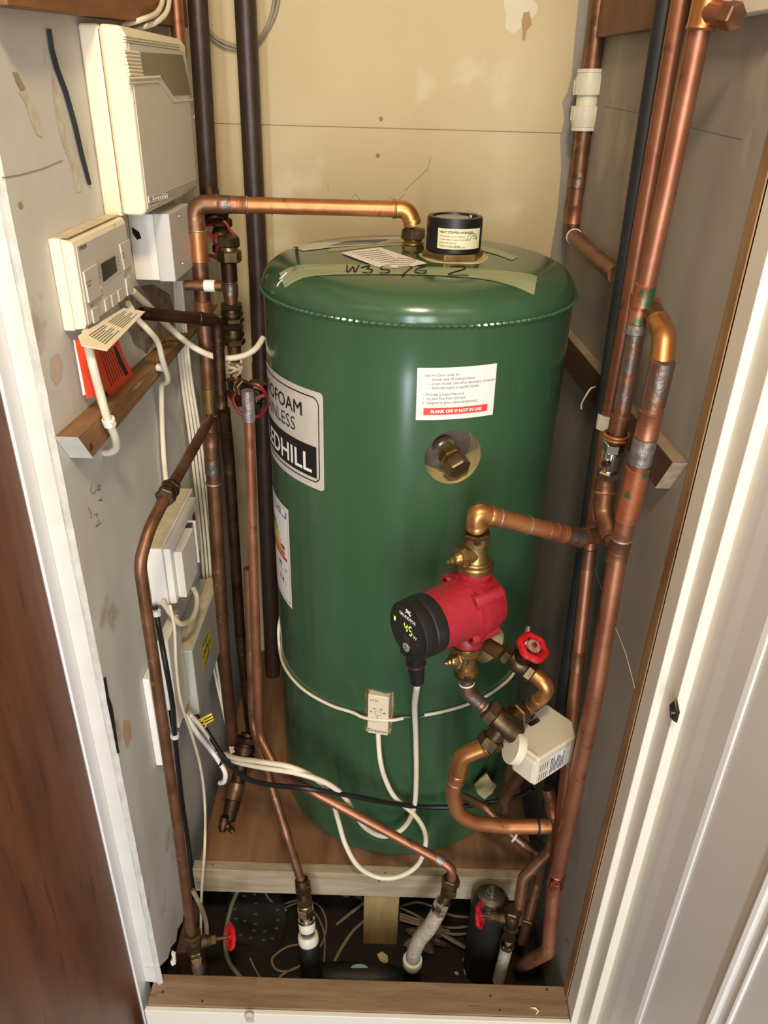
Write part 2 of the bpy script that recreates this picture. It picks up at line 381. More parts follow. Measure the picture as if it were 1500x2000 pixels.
def wheel(mb, c, axis, R, th, lobes=6, amp=.08, spokes=3, mi=0, hub=.28, solid=False):
    x, y, z = frame(axis); n = 60; pts = []
    for k in range(n):
        a = 2*math.pi*k/n; rr = R*(1+amp*math.cos(lobes*a)); pts.append(c+x*(rr*math.cos(a))+y*(rr*math.sin(a)))
    mb.tube(pts, th, 8, mi, closed=True)
    mb.lathe([(R*hub, -th*.8), (R*hub, th*.5), (R*hub*.7, th*1.0), (0, th*1.0)], c, z, 16, mi)
    for k in range(spokes):
        a = 2*math.pi*k/spokes+.4; d = x*math.cos(a)+y*math.sin(a); mb.obox(c+d*(R*.6), d, z.cross(d), z, R*.42, R*.10, th*.35, mi)
    return mb
def gate_valve(name, label, c, axis, stem, D, wm, R=.022, body=None, cat='valve', L=.05, stemL=.03, lobes=6, spokes=3, amp=.08, wth=.0035, facemat=None):
    body = body or M_brassd; c = G(c); a = Vector(axis).normalized(); s = Vector(stem); s = (s-a*s.dot(a)).normalized(); r = D/2
    t = thing(name, c-a*(L/2), label, cat)
    mb = MB().lathe([(r*1.25, -L*.32), (r*1.5, -L*.2), (r*1.7, -L*.05), (r*1.7, L*.05), (r*1.5, L*.2), (r*1.25, L*.32)], c, a, 20)
    mb.lathe([(r*1.3, 0), (r*1.3, r*1.9), (r*1.05, r*2.0), (r*1.05, r*2.4)], c, s, 20); make('body', mb, body, t)
    make('nut', MB().hexn(c-a*L*.55, c-a*L*.28, r*1.75), body, t); make('nut', MB().hexn(c+a*L*.28, c+a*L*.55, r*1.75, rot=.1), body, t)
    e = c+s*(r*2.2); make('bonnet_nut', MB().hexn(e, e+s*(r*1.0), r*1.15).lathe([(r*.75, 0), (r*.7, r*.5)], e+s*(r*1.0), s, 12), M_brass, t)
    e2 = e+s*(r*1.5); make('stem', MB().cyl(e2, e2+s*stemL, r*.32, 12), M_brass, t)
    w = MB(); wheel(w, e2+s*(stemL*.85), s, R, wth, lobes, amp, spokes); wo = make('handwheel', w, wm, t)
    make('wheel_nut', MB().hexn(e2+s*(stemL*.85), e2+s*(stemL*.85+wth*1.6), R*.16), M_steel, wo)
    if facemat:
        make('centre_disc', MB().lathe([(R*.55, wth*.35), (R*.55, wth*.75), (R*.3, wth*.8)], e2+s*(stemL*.85), s, 20), facemat, wo)
    return t
# ------------------------------------------------------------------ the setting
XL, XR, YB = -0.345, 0.320, 1.50
mb = MB().box((-.46, YB, 0), (.40, YB+.03, 1.4375)).box((-.46, YB, 1.4392), (.40, YB+.03, 2.4)).box((-.46, YB+.004, 1.43), (.40, YB+.03, 1.445))
wb = struct('wall_back', mb, M_back)
make('plaster_patch', MB().lathe([(.026, 0), (.0, .0002)], PY(1012, 22, YB-.0004), (0, -1, 0), 20, rf=lambda a, h: 1+.25*math.sin(3*a+1)), mat('pale_plaster', (214, 204, 176), .8), wb)
for st in ([(840, 308), (836, 330), (812, 352), (790, 372)], [(686, 388), (694, 378), (704, 392)], [(752, 402), (762, 384), (776, 392), (790, 380)], [(906, 420), (915, 412), (932, 418), (936, 430)], [(640, 360), (642, 368)]):
    make('pencil_mark', MB().tube([PY(x, y, YB-.0001) for x, y in st], .0005, 5), mat('pencil_brown', (150, 128, 92), .8), wb)
for x, y in ((738, 304), (744, 232)): make('wall_plug', MB().lathe([(.004, 0), (.003, .0006), (0, .0006)], PY(x, y, YB), (0, -1, 0), 10), mat('pencil_brown', (150, 128, 92), .8), wb)
# chipped plaster mark, painted seam
c = PY(1028, 42, YB-.001); f = plane_fn(c, (1, 0, 0), (0, 0, 1), (0, -1, 0), .0006)
make('chipped_plaster', MB().add([f(a, b) for a, b in ((-.006, .012), (.003, .014), (.007, .004), (.009, -.004), (.002, -.012), (.001, -.024), (-.004, -.027), (-.005, -.012), (-.008, 0))], [tuple(range(9))]), mat('chip_brown', (176, 142, 96), .9), wb)
jag = [(310, 1890), (328, 1872), (334, 1850), (344, 1838), (347, 1815), (357, 1800), (361, 1770), (371, 1745), (380, 1712)]
ws = [PX(x, y, XL) for x, y in jag]
poly = [Vector((XL, .7306, 2.4)), Vector((XL, .7306, ws[0].z))]+ws+[Vector((XL, ws[-1].y+.05, ws[-1].z+.0)), Vector((XL, YB, ws[-1].z)), Vector((XL, YB, 2.4))]
wl = struct('wall_left', MB().prism(poly, (-.022, 0, 0)), M_left)
struct('wall_left_cavity', MB().box((-.46, .70, 0), (-.43, 1.5, 2.4)), M_void)
wr = struct('wall_right', MB().box((XR, .724, 0), (XR+.06, YB, 2.4)), M_right)
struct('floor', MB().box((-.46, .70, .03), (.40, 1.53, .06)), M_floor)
struct('floor_hall', MB().box((-1.6, -2.2, -.03), (1.6, .70, .0)), M_hall)
struct('ceiling', MB().box((-1.6, -2.2, 2.4), (1.6, 1.53, 2.43)), M_ceil)
# marks on the left wall: scraped paint, scratch lines, stain
def patch(name, pts, wallx, m, off=.0006, par=None):
    sg = 1 if wallx < 0 else -1
    P = [PX(x, y, wallx) + Vector((sg*off, 0, 0)) for x, y in pts]
    return make(name, MB().add(P, [tuple(range(len(P)))]), m, par)
M_scr = mat('scraped_paint', (214, 208, 192), .8, col2=(190, 180, 158), scale=60); M_scr2 = mat('exposed_plaster', (172, 154, 120), .85, col2=(150, 132, 100), scale=60)
patch('scraped_patch', [(23, 140), (33, 142), (48, 172), (40, 178), (30, 160)], XL, M_scr2, par=wl)
patch('scraped_patch', [(35, 180), (50, 176), (58, 196), (70, 215), (82, 268), (70, 262), (56, 226), (48, 200)], XL, M_scr, par=wl)
patch('scraped_patch', [(98, 700), (112, 690), (122, 712), (118, 740), (108, 752), (98, 736)], XL, mat('pinkish_scrape', (196, 176, 156), .85, col2=(206, 192, 176), scale=80), par=wl)
patch('orange_stain', [(240, 1408), (252, 1410), (256, 1440), (248, 1462), (240, 1440)], XL, mat('orange_stain', (206, 166, 128), .9), par=wl)
patch('scraped_patch', [(34, 398), (40, 392), (44, 402), (42, 408), (36, 406)], XL, M_scr2, par=wl)
patch('dark_crack', [(201, 1325), (206, 1322), (212, 1360), (219, 1380), (231, 1462), (233, 1470), (228, 1472), (218, 1420), (208, 1372)], XL, M_hole, par=wl)
patch('exposed_plaster', [(100, 140), (116, 190), (134, 262), (150, 300), (160, 374), (150, 376), (140, 330), (118, 270), (104, 200)], XL, M_scr, off=.0004, par=wl)
for st in ([(178, 945), (176, 960), (182, 965), (188, 956)], [(190, 950), (196, 948), (194, 958), (190, 955)], [(198, 972), (192, 978), (200, 977)], [(172, 992), (178, 1006), (176, 1012)], [(184, 1005), (190, 1004), (188, 1012)], [(192, 1014), (186, 1030), (197, 1020)]):
    make('pencil_note', MB().tube([PX(x, y, XL)+Vector((.0004, 0, 0)) for x, y in st], .0004, 5), M_inkg, wl)
make('wall_crack', MB().tube([PX(x, y, XL)+Vector((.0001, 0, 0)) for x, y in ((4, 347), (40, 341), (80, 330), (122, 313))], .0006, 5), mat('soft_crack', (150, 140, 122), .8), wl)
# marks on the right wall
make('wall_crack', MB().tube([PX(x, y, XR) for x, y in ((1152, 1075), (1168, 1130), (1182, 1170), (1203, 1228), (1222, 1275), (1234, 1320), (1240, 1345))], .0008, 5), M_scr, wr)
make('paint_run', MB().tube([PX(x, y, XR) for x, y in ((1345, 120), (1330, 200), (1322, 260))], .0009, 5), M_scr, wr)
patch('scraped_patch', [(1106, 1836), (1112, 1840), (1113, 1848), (1105, 1843)], XR, M_scr2, par=wr)

def strip(name, pts, m, z0=-.05, z1=2.4, bevel=0, parent=None):
    mb = MB(); poly = [Vector((x, y, z0)) for x, y in pts]; mb.prism(poly, (0, 0, z1-z0)); return struct(name, mb, m, parent, bevel)
# right hand door lining, stop and architrave, stepping towards the hall
strip('trim_1', [(.3185, .7415), (.3185, .724), (.345, .724), (.345, .7415)], M_seam, .18)
strip('trim_2', [(.3205, .7235), (.3205, .690), (.3303, .690), (.3303, .654), (.3423, .654), (.3423, .640), (.40, .640), (.40, .7235)], M_cream, -.05, bevel=.0012)
# architrave sweeping out to the open white door
ar = [(.3423, .6395), (.3428, .62), (.3445, .60), (.345, .585), (.3455, .566), (.3475, .560), (.40, .560), (.40, .6395)]
strip('trim_3', ar, M_dwhite, -.05)
a0 = Vector((.350, .559)); a1 = Vector((.375, -.12)); dd = (a1-a0).normalized(); nn = Vector((dd.y, -dd.x)); nn = nn if nn.x < 0 else -nn
mb = MB(); poly = [(a0.x, a0.y), (a1.x, a1.y), (a1.x+.035, a1.y), (a0.x+.035, a0.y)]
mb.prism([Vector((x, y, -.02)) for x, y in poly], (0, 0, 2.05)); d2 = struct('door_2', mb, M_dwhite)
def dpt(s, z, off=0): p = a0+dd*s+nn*off; return Vector((p.x, p.y, z))
mb = MB()
for (s0, s1, z0, z1) in ((.11, .56, .12, .95), (.11, .56, 1.08, 1.85)):
    for k, (w, h) in enumerate(((.012, .006), (.026, .003))):
        q = [dpt(s0-w*0-.0, z0), dpt(s1, z0), dpt(s1, z1), dpt(s0, z1)]
        e = k*.02
        ring = [(s0+e, z0+e), (s1-e, z0+e), (s1-e, z1-e), (s0+e, z1-e)]
        for i in range(4):
            A, B = ring[i], ring[(i+1) % 4]
            mb.tube([dpt(A[0], A[1], .0), dpt(B[0], B[1], .0)], h, 8)
make('panel_moulding', mb, M_dwhite, d2)
make('board_joint', MB().tube([PX(x, y, XR)+Vector((.0002, 0, 0)) for x, y in ((1180, 207), (1255, 222), (1340, 247), (1450, 272))], .0006, 5), mat('joint_grey', (128, 120, 108), .8), wr)
stp = [PY(x, y, YB-.0005) for x, y in ((1133, -30), (1124, 60), (1116, 150), (1108, 180), (1098, 200), (1102, 232), (1094, 268), (1096, 330), (1088, 420), (1078, 478), (1072, 520))]; base_ = [Vector((XR, YB-.0005, p.z)) for p in stp[::-1]]
n_ = len(stp); make('unpainted_strip', MB().add(stp+base_, [(i, i+1, 2*n_-2-i, 2*n_-1-i) for i in range(n_-1)]), M_right, wb)
# latch striker on the trim
c = PY(1335, 1388, .654); t = thing('magnetic_catch', c, 'small dark slate metal catch screwed on the white door trim', 'catch')
dgl = PX(1325, 1392, .3303)
make('catch_plate', MB().add([Vector((.3290, .6545, dgl.z+a)) + Vector((b, c2, 0)) for a, b, c2 in ((.013, 0, -.001), (.006, 0, -.016), (-.010, 0, -.016), (-.016, 0, -.004), (-.004, 0, .008))]+[Vector((.3255, .6545, dgl.z+a)) + Vector((b, c2, 0)) for a, b, c2 in ((.011, 0, -.003), (.005, 0, -.014), (-.009, 0, -.014), (-.013, 0, -.004), (-.003, 0, .005))], [(0, 1, 2, 3, 4), (5, 6, 7, 8, 9), (0, 1, 6, 5), (1, 2, 7, 6), (2, 3, 8, 7), (3, 4, 9, 8), (4, 0, 5, 9)]), M_slate, t)
make('screw', MB().lathe([(.0022, 0), (.0022, .001), (0, .0014)], Vector((.3254, .647, dgl.z-.003)), (-1, 0, 0), 10), M_chrome, t)
# left hand lining and the brown door
strip('trim_4', [(-.374, .7306), (-.3535, .7290), (-.3535, .745), (-.374, .745)], M_trimL, .2, bevel=.001)
rng = random.Random(3)
mb = MB(); n = 90; L3 = []
for i in range(n+1):
    z = .2+2.0*i/n; L3.append(((-.3535+rng.uniform(-.0012, .001), .7288, z), (-.3490+rng.uniform(-.002, .001), .7262+rng.uniform(-.0012, .0012), z), (-.3448+rng.uniform(-.0004, .0006), .7300, z)))
vs = [Vector(p) for r3 in L3 for p in r3]; fs = []
for i in range(n):
    for k in range(2): a = i*3+k; fs.append((a, a+1, a+4, a+3))
mb.add(vs, fs, 0, True); struct('trim_5', mb, M_filler)
strip('trim_6', [(-.374, .7305), (-.374, .704), (-.41, .704), (-.41, .745), (-.374, .745)], M_white, -.05, bevel=.001)
b0 = Vector((-.3765, .7035)); b1 = Vector((-.415, -.06))
d1 = struct('door_1', MB().prism([Vector((x, y, -.01)) for x, y in ((b0.x, b0.y), (b1.x, b1.y), (b1.x-.036, b1.y), (b0.x-.036, b0.y))], (0, 0, 2.0)), M_door, bevel=.002)
# sill
sl = struct('trim_7', MB().box((-.361, .6945, .15), (.3185, .7445, .20)), M_sill, bevel=.0015)
make('painted_riser', MB().box((-.363, .686, -.02), (.3187, .6940, .1985)), M_cream, sl, bevel=.001)
c = PZ(488, 1972, .2); mb = MB().lathe([(.0075, -.0005), (.0085, .004), (.006, .006), (0, .0065)], (c.x, .6885, .1985-.003), (0, -1, 0), 14).box((c.x-.0065, .684, .178), (c.x+.0065, .6885, .196))
make('painted_catch', mb, mat('painted_catch_grey', (196, 184, 168), .5), sl, bevel=.001)
for x, y in ((395, 1955), (318, 1937), (976, 1973), (958, 1945), (1068, 1933)):
    c = PZ(x, y, .2003); make('nail_hole', MB().lathe([(.0022, 0), (.0016, .0003), (0, .0003)], c, (0, 0, 1), 10), mat('nail_dark', (70, 52, 40), .8), sl)
tag(make('paint_flake', MB().tube([PZ(x, y, .2012) for x, y in ((1037, 1968), (1046, 1969), (1051, 1975), (1047, 1981))], [.0006, .0016, .0018, .0006], 6), M_paper), 'curled white paint flake lying on the wooden sill', 'flake')

# ------------------------------------------------------------------ battens, platform
def batten(name, label, yz, x0, x1, m, endm=None):
    o = make(name, MB().prism([Vector((x0, y, z)) for y, z in yz], (x1-x0, 0, 0)), m, bevel=.0012); return tag(o, label, 'batten')
q1 = PX(222, 832, XL+.022); q2 = PX(310, 732, XL+.022); q1 = PX(171, 905, XL+.024); bs_ = (q2.z-q1.z)/(q2.y-q1.y); bz1 = q1.z+bs_*(.757-q1.y); bz2 = q1.z+bs_*(1.42-q1.y)
bt = thing('timber_batten', (XL, .73, 1.118), 'brown timber batten with a knot on the left wall under the programmer', 'batten')
make('rail', MB().prism([Vector((XL+.0003, y, z)) for y, z in ((.728, 1.176), (1.42, 1.142), (1.42, bz2), (.757, bz1))], (.024, 0, 0)), M_wood, bt, bevel=.0012)
make('painted_end', MB().prism([Vector((XL+.0003, y, z)) for y, z in ((.7275, 1.1765), (.7265, 1.1765), (.7555, bz1-.0006), (.7565, bz1-.0006))], (.0246, 0, 0)), M_trimL, bt)
q = PX(178, 873, XL+.0245); make('knot', MB().lathe([(.0045, 0), (.0035, .0004), (0, .0004)], q, (1, 0, 0), 14), mat('knot_brown', (74, 44, 26), .7), bt)
br = thing('timber_batten', (XR, .75, 1.115), 'dusty timber batten on the right wall ending beside the large copper pipe', 'batten')
make('rail', MB().prism([Vector((XR-.0003, y, z)) for y, z in ((.748, 1.158), (1.49, 1.125), (1.49, 1.070), (.781, 1.112))], (-.016, 0, 0)), M_woodd, br, bevel=.001)
make('painted_end', MB().prism([Vector((XR-.0003, y, z)) for y, z in ((.7475, 1.1585), (.7465, 1.1585), (.7795, 1.1112), (.7805, 1.1112))], (-.0164, 0, 0)), mat('dusty_end_grain', (178, 158, 134), .8, col2=(156, 134, 110), scale=90, bump=.5), br)
make('dusty_top', MB().prism([Vector((XR-.0005, y, z)) for y, z in ((.750, 1.1586), (1.485, 1.1258), (1.485, 1.1250), (.750, 1.1578))], (-.0155, 0, 0)), mat('dusty_wood_top', (164, 146, 120), .85, col2=(136, 116, 90), scale=30), br)
t = PX(1163, 755, .297); tag(make('tape_scrap', MB().tube(smooth([t, t+Vector((-.008, -.005, -.002)), t+Vector((-.014, -.006, -.014)), t+Vector((-.017, -.004, -.026)), t+Vector((-.016, -.003, -.034))]), .0012, 6), M_dust), 'curl of old torn tape hanging from the right wall batten', 'scrap')
tag(make('timber_batten', MB().prism([Vector((XL+.0003, y, z)) for y, z in ((.74, 1.551), (1.36, 1.572), (1.36, 1.66), (.74, 1.65))], (.026, 0, 0)), mat('brown_batten', (146, 96, 52), .7, col2=(118, 76, 40), scale=10, stretch=(3, .6, 3), bump=.3), bevel=.001), 'brown timber batten at the top of the left wall above the alarm panel', 'batten')
tb = thing('timber_batten', (XR, .90, 1.566), 'reddish brown timber batten at the top of the right wall behind the pipes', 'batten')
make('rail', MB().prism([Vector((XR-.0003, y, z)) for y, z in ((.885, 1.566), (1.44, 1.577), (1.44, 1.66), (.86, 1.66))], (-.016, 0, 0)), mat('reddish_batten', (132, 92, 66), .75, col2=(112, 76, 54), scale=12, bump=.4), tb, bevel=.001)
make('painted_end', MB().prism([Vector((XR-.0003, y, z)) for y, z in ((.884, 1.566), (.859, 1.66), (.75, 1.66), (.75, 1.564))], (-.016, 0, 0)), M_cream, tb, bevel=.001)
fz = PY(380, 1722, .905).z
pf = thing('wooden_platform', (-.02, .905, fz), 'brown board platform with a pale timber edge carrying the green cylinder', 'platform')
make('deck', MB().box((-.318, .9055, .262), (.286, 1.49, .2738)), M_ply, pf)
make('front_rail', MB().box((-.326, .8865, fz), (.286, .9052, .2745)), M_sawn, pf, bevel=.001)
make('rear_rail', MB().box((-.318, 1.46, .2), (.286, 1.485, .2618)), M_woodd, pf)
px0 = PY(711, 1735, .893).x; px1 = PY(781, 1735, .893).x
make('post', MB().box((px0, .893, .06), (px1, .925, fz-.0002)), M_post, pf, bevel=.001)
for x, y in ((752, 1704), (740, 1721), (415, 1689)):
    q = PY(x, y, .8863); make('nail_hole', MB().lathe([(.002, 0), (.0014, .0003), (0, .0003)], q, (0, -1, 0), 8), mat('nail_dark', (70, 52, 40), .8), pf)
tag(make('upright_board', MB().box((-.272, 1.455, .275), (-.208, 1.4995, 1.02)), mat('upright_board_wood', (128, 92, 58), .7, col2=(108, 76, 48), scale=8, stretch=(4, 4, .6), bump=.2)), 'upright brown board behind the left pipes and cylinder', 'board')
tag(make('notched_block', MB().prism([Vector((x, 1.40, z)) for x, z in ((-.228, .2745), (-.168, .2745), (-.168, .345), (-.202, .345), (-.206, .335), (-.222, .335), (-.228, .325))], (0, .03, 0)), mat('notched_block_wood', (112, 78, 50), .7, col2=(96, 66, 42), scale=9)), 'notched brown wood block on the platform behind the cylinder', 'block')

# ------------------------------------------------------------------ hot water cylinder
PROF = [(.2262, 1.2500), (.2258, 1.2560), (.2235, 1.2640), (.2180, 1.2730), (.2080, 1.2810), (.1940, 1.2865), (.1740, 1.2900), (.1450, 1.2918), (.0001, 1.2925)]
def dome_z(r):
    if r >= PROF[0][0]: return None
    for (r0, z0), (r1, z1) in zip(PROF, PROF[1:]):
        if r1 <= r <= r0: return z0+(z1-z0)*(r0-r)/(r0-r1)
def PD(x, y, off=.0):
    d = bearing(x, y); best = None; t = .6
    while t < 2.2:
        p = O+d*t; r = math.hypot(p.x-TC.x, p.y-TC.y); h = dome_z(r)
        if h is not None and p.z <= h+off: return p
        t += .0004
    return PT(x, y, off)
cyl = thing('hot_water_cylinder', (TC.x, TC.y, TZ0), 'large green enamelled hot water cylinder standing on the wooden platform', 'water cylinder')
bm = bmesh.new(); seg = 128
prof = [(0, TZ0), (TR-.006, TZ0), (TR, TZ0+.006)]+[(TR, TZ0+.006+(TZR-.002-TZ0-.006)*i/14) for i in range(1, 15)]+PROF[:-1]+[(0, PROF[-1][1])]
rings = []
for (r, z) in prof:
    if r == 0: rings.append([bm.verts.new((TC.x, TC.y, z))])
    else: rings.append([bm.verts.new((TC.x+r*math.cos(2*math.pi*k/seg), TC.y+r*math.sin(2*math.pi*k/seg), z)) for k in range(seg)])
for A, B in zip(rings, rings[1:]):
    for k in range(seg):
        k2 = (k+1) % seg
        if len(A) == 1: bm.faces.new((A[0], B[k2], B[k]))
        elif len(B) == 1: bm.faces.new((A[k], A[k2], B[0]))
        else: bm.faces.new((A[k], A[k2], B[k2], B[k]))
bm.normal_update(); org = Vector(cyl['_w'])
for v in bm.verts: v.co -= org
me = bpy.data.meshes.new('shell'); bm.to_mesh(me); bm.free(); me.materials.append(M_green); me.materials.append(M_foam)
shell = bpy.data.objects.new('shell', me); C.objects.link(shell); shell.location = org
hp = PT(886, 893); ha = tang(hp); hn = Vector((math.sin(ha), -math.cos(ha), 0)); hr = .0392
lp = PT(958, 1262); la_ = tang(lp); ln_ = Vector((math.sin(la_), -math.cos(la_), 0))
th0 = PT(740, 1391); ta = tang(th0); tn = Vector((math.sin(ta), -math.cos(ta), 0)); tu = Vector((math.cos(ta), math.sin(ta), 0))
mb = MB(); rg = random.Random(5)
mb.lathe([(hr, 0), (hr, .08)], hp-hn*.046, hn, 48)
mb.lathe([(.031, 0), (.031, .07)], lp-ln_*.045, ln_, 32)
pr = []
for i in range(28):
    a = 2*math.pi*i/28; q = max(abs(math.cos(a)), abs(math.sin(a))); sx, sz = .0225, .0435
    # ragged rectangular cut-out
    ca, sa = math.cos(a), math.sin(a); k = 1/max(abs(ca)/sx, abs(sa)/sz); k *= 1+rg.uniform(-.05, .07)
    pr.append(th0+tu*(ca*k)+Vector((0, 0, sa*k))-tn*.022)
mb.prism(pr, tn*.05)
for i in range(len(mb.mi)): mb.mi[i] = 1
bmc = bmesh.new(); vv = [bmc.verts.new(v) for v in mb.v]
for f_, in zip(mb.f):
    try: bmc.faces.new([vv[i] for i in f_])
    except ValueError: pass
bmesh.ops.remove_doubles(bmc, verts=bmc.verts[:], dist=1e-6); bmesh.ops.recalc_face_normals(bmc, faces=bmc.faces[:])
mc = bpy.data.meshes.new('cut'); bmc.to_mesh(mc); bmc.free(); mc.materials.append(M_green); mc.materials.append(M_foam)
for p in mc.polygons: p.material_index = 1
cut = bpy.data.objects.new('cut', mc); C.objects.link(cut)
md = shell.modifiers.new('b', 'BOOLEAN'); md.object = cut; md.operation = 'DIFFERENCE'; md.solver = 'EXACT'
bpy.context.view_layer.update()
dg = bpy.context.evaluated_depsgraph_get(); nm = bpy.data.meshes.new_from_object(shell.evaluated_get(dg))
shell.modifiers.clear(); shell.data = nm; bpy.data.objects.remove(cut)
for p in nm.polygons: p.use_smooth = (p.material_index == 0)
for e in nm.edges: pass
try: nm.set_sharp_from_angle(angle=math.radians(40))
except Exception: pass
shell.parent = cyl; shell.location = (0, 0, 0)
# crimped seam
n = 150; path = []
mb = MB(); pts = []
for k in range(n*4):
    a = 2*math.pi*k/(n*4); w = .5+.5*math.cos(a*n); pts.append(Vector((TC.x+(TR+.0012+.0022*w)*math.cos(a), TC.y+(TR+.0010+.0014*w)*math.sin(a), TZR-.0005)))
mb.tube(pts, .0025, 6, closed=True, rf=lambda i: .7+.45*(.5+.5*math.cos(2*math.pi*i/4)))
make('crimped_seam', mb, M_green, cyl)
# inner plate and blanked boss inside the round hole
make('inner_plate', MB().lathe([(hr*.98, 0), (hr*.98, .001)], hp-hn*.0458, hn, 40), M_cav, cyl, label='grey metal plate seen inside the round hole')
bo = PT(864, 868, -.044); bx = (PT(898, 918, .002)-bo); bL = bx.length; bx.normalize()
bs = make('boss', MB().lathe([(.0155, 0), (.0155, .006), (.011, .007), (.011, .016), (.0135, .0165), (.0135, .020), (.0115, .021), (.0115, bL-.02)], bo, bx, 24), mat('bright_boss', (190, 180, 160), .25, .9), cyl, label='blanked brass outlet inside the round hole')
make('nut', MB().hexn(bo+bx*(bL-.034), bo+bx*(bL-.022), .0165).lathe([(.0135, bL-.022), (.0135, bL-.017)], bo, bx, 20), M_brass, bs)
make('blanking_cap', MB().hexn(bo+bx*(bL-.017), bo+bx*(bL+.001), .0175, rot=.5), mat('bronze_cap', (150, 132, 100), .3, .85, col2=(128, 110, 82), scale=40), bs)
# outlet fitting on the top
ob = PZ(806, 492, 1.2915)
make('outlet_foam', MB().lathe([(.022, -.001), (.0225, .0006), (.0, .0006)], ob, (0, 0, 1), 18, rf=lambda a, h: 1+.12*math.sin(3*a+1)), M_foam, cyl)
# lettering and labels round the shell
def shell_fn(a0, z0, off=.0006, tilt=0.0):
    ct, st = math.cos(tilt), math.sin(tilt)
    return lambda x, y: tpt(a0+(x*ct-y*st)/TR, z0+(x*st+y*ct), off)
def label_sheet(fn, pts_out, w0, w1, h0, h1, m, nm_, nx=26, parent=cyl, round_=0):
    mb = MB()
    def edge(x):
        d = min(x-w0, w1-x)
        if round_ and d < round_: return round_-math.sqrt(max(round_**2-(round_-d)**2, 0))
        return 0
    xs = [w0+(w1-w0)*i/nx for i in range(nx+1)]
    if round_: xs = sorted(set(xs+[w0+round_*k/5 for k in range(6)]+[w1-round_*k/5 for k in range(6)]))
    vs = []
    for x in xs: e = edge(x); vs += [fn(x, h0+e), fn(x, h1-e)]
    mb.add(vs, [(2*i, 2*i+2, 2*i+3, 2*i+1) for i in range(len(xs)-1)], 0, True)
    return make(nm_, mb, m, parent)
def outline(fn, w0, w1, h0, h1, th, rd):
    mb = MB(); pts = []
    for cx, cy, s in ((w1-rd, h1-rd, 0), (w0+rd, h1-rd, 1), (w0+rd, h0+rd, 2), (w1-rd, h0+rd, 3)):
        for k in range(7): a = math.pi/2*(s+k/6); pts.append((cx+rd*math.cos(a), cy+rd*math.sin(a)))
    den = []
    for i in range(len(pts)):
        A, B = pts[i], pts[(i+1) % len(pts)]; m_ = max(1, int(math.hypot(B[0]-A[0], B[1]-A[1])/.008))
        for k in range(m_): den.append((A[0]+(B[0]-A[0])*k/m_, A[1]+(B[1]-A[1])*k/m_))
    cx, cy = (w0+w1)/2, (h0+h1)/2; vs = []; n = len(den)
    for i in range(n):
        A, B = den[i-1], den[(i+1) % n]; tx, ty = B[0]-A[0], B[1]-A[1]; l = math.hypot(tx, ty); nx_, ny_ = -ty/l, tx/l
        x, y = den[i]; vs += [fn(x, y), fn(x+nx_*th, y+ny_*th)]
    mb.add(vs, [(2*i, 2*((i+1) % n), 2*((i+1) % n)+1, 2*i+1) for i in range(n)]); return mb
# big silver label
pA = PT(628, 768); pB = PT(637, 962); aR = (tang(pA)+tang(pB))/2; zT, zB = pA.z, pB.z; H = zT-zB; Wd = H*1.35
fn = shell_fn(aR, zB, .0006)
lb = label_sheet(fn, None, -Wd, 0, 0, H, M_silver, 'maker_label', round_=.006); lb['label'] = 'silver maker label with black lettering'
f2 = shell_fn(aR, zB, .0010)
make('label_border', outline(f2, -Wd+.006, -.007, .010, H-.008, .0018, .012), M_ink, lb)
mb = MB(); quad_on(mb, f2, -Wd+.012, .017, -.013, H*.445, nx=24); make('black_band', mb, M_ink, lb)
f3 = shell_fn(aR, zB, .0014)
mb = MB(); text_on(mb, 'GLEDHILL', H*.275, f3, 'R', off=.0006, x=-.022, y=H*.165, cut=.008, sx=1.0); make('maker_name', mb, M_inkw, lb)
mb = MB()
for k_ in (-1, 0, 1): text_on(mb, 'ENVIROFOAM', H*.195, shell_fn(aR, zB, .0014+.0001*k_), 'R', x=-.040+.0005*k_, y=H*.715, cut=.008)
mb = mb; make('label_writing', mb, M_ink, lb)
mb = MB(); text_on(mb, 'STAINLESS', H*.195, f3, 'R', off=-.0002, x=-.056, y=H*.53, cut=.008); make('label_writing', mb, M_ink, lb)
# energy label
pA = PT(561, 994); pB = PT(574, 1192); aR = (tang(pA)+tang(pB))/2; zB = pB.z; H = pA.z-pB.z; Wd = H*.52
fn = shell_fn(aR, zB, .0006); lb = label_sheet(fn, None, -Wd, 0, 0, H, M_paper, 'energy_label'); lb['label'] = 'white energy label with blue header'
f2 = shell_fn(aR, zB, .0010)
make('label_border', outline(f2, -Wd+.004, -.004, .006, H-.004, .0009, .004), M_inkg, lb)
mb = MB(); quad_on(mb, f2, -Wd+.008, H*.885, -.008, H-.010, nx=10); make('blue_header', mb, M_inkb, lb)
mb = MB(); f3 = shell_fn(aR, zB, .0014); text_on(mb, 'ENERG', H*.085, f3, 'L', off=.0004, x=-Wd+.014, y=H*.905, cut=.006); quad_on(mb, f3, -.028, H*.90, -.012, H*.955); make('header_writing', mb, M_inkw, lb)
cols = [(0, 140, 70), (90, 170, 60), (180, 200, 40), (230, 210, 40), (230, 160, 40), (220, 100, 40), (200, 40, 40)]
for k, cc in enumerate(cols):
    mb = MB(); y0 = H*(.72-.045*k); quad_on(mb, f2, -Wd+.012, y0, -Wd*.62+.008*k, y0+H*.032, nx=5); make('rating_bar', mb, mat('energy_colour_%d' % k, cc, .5), lb)
mb = MB(); quad_on(mb, f2, -.034, H*.55, -.020, H*.585); text_on(mb, 'C', H*.05, f2, x=-.030, y=H*.50); make('rating_mark', mb, M_ink, lb)
mb = MB(); text_on(mb, '97', H*.08, f2, 'L', off=.0003, x=-.050, y=H*.335, cut=.006); text_on(mb, 'W', H*.05, f2, 'R', x=-.012, y=H*.335, cut=.006)
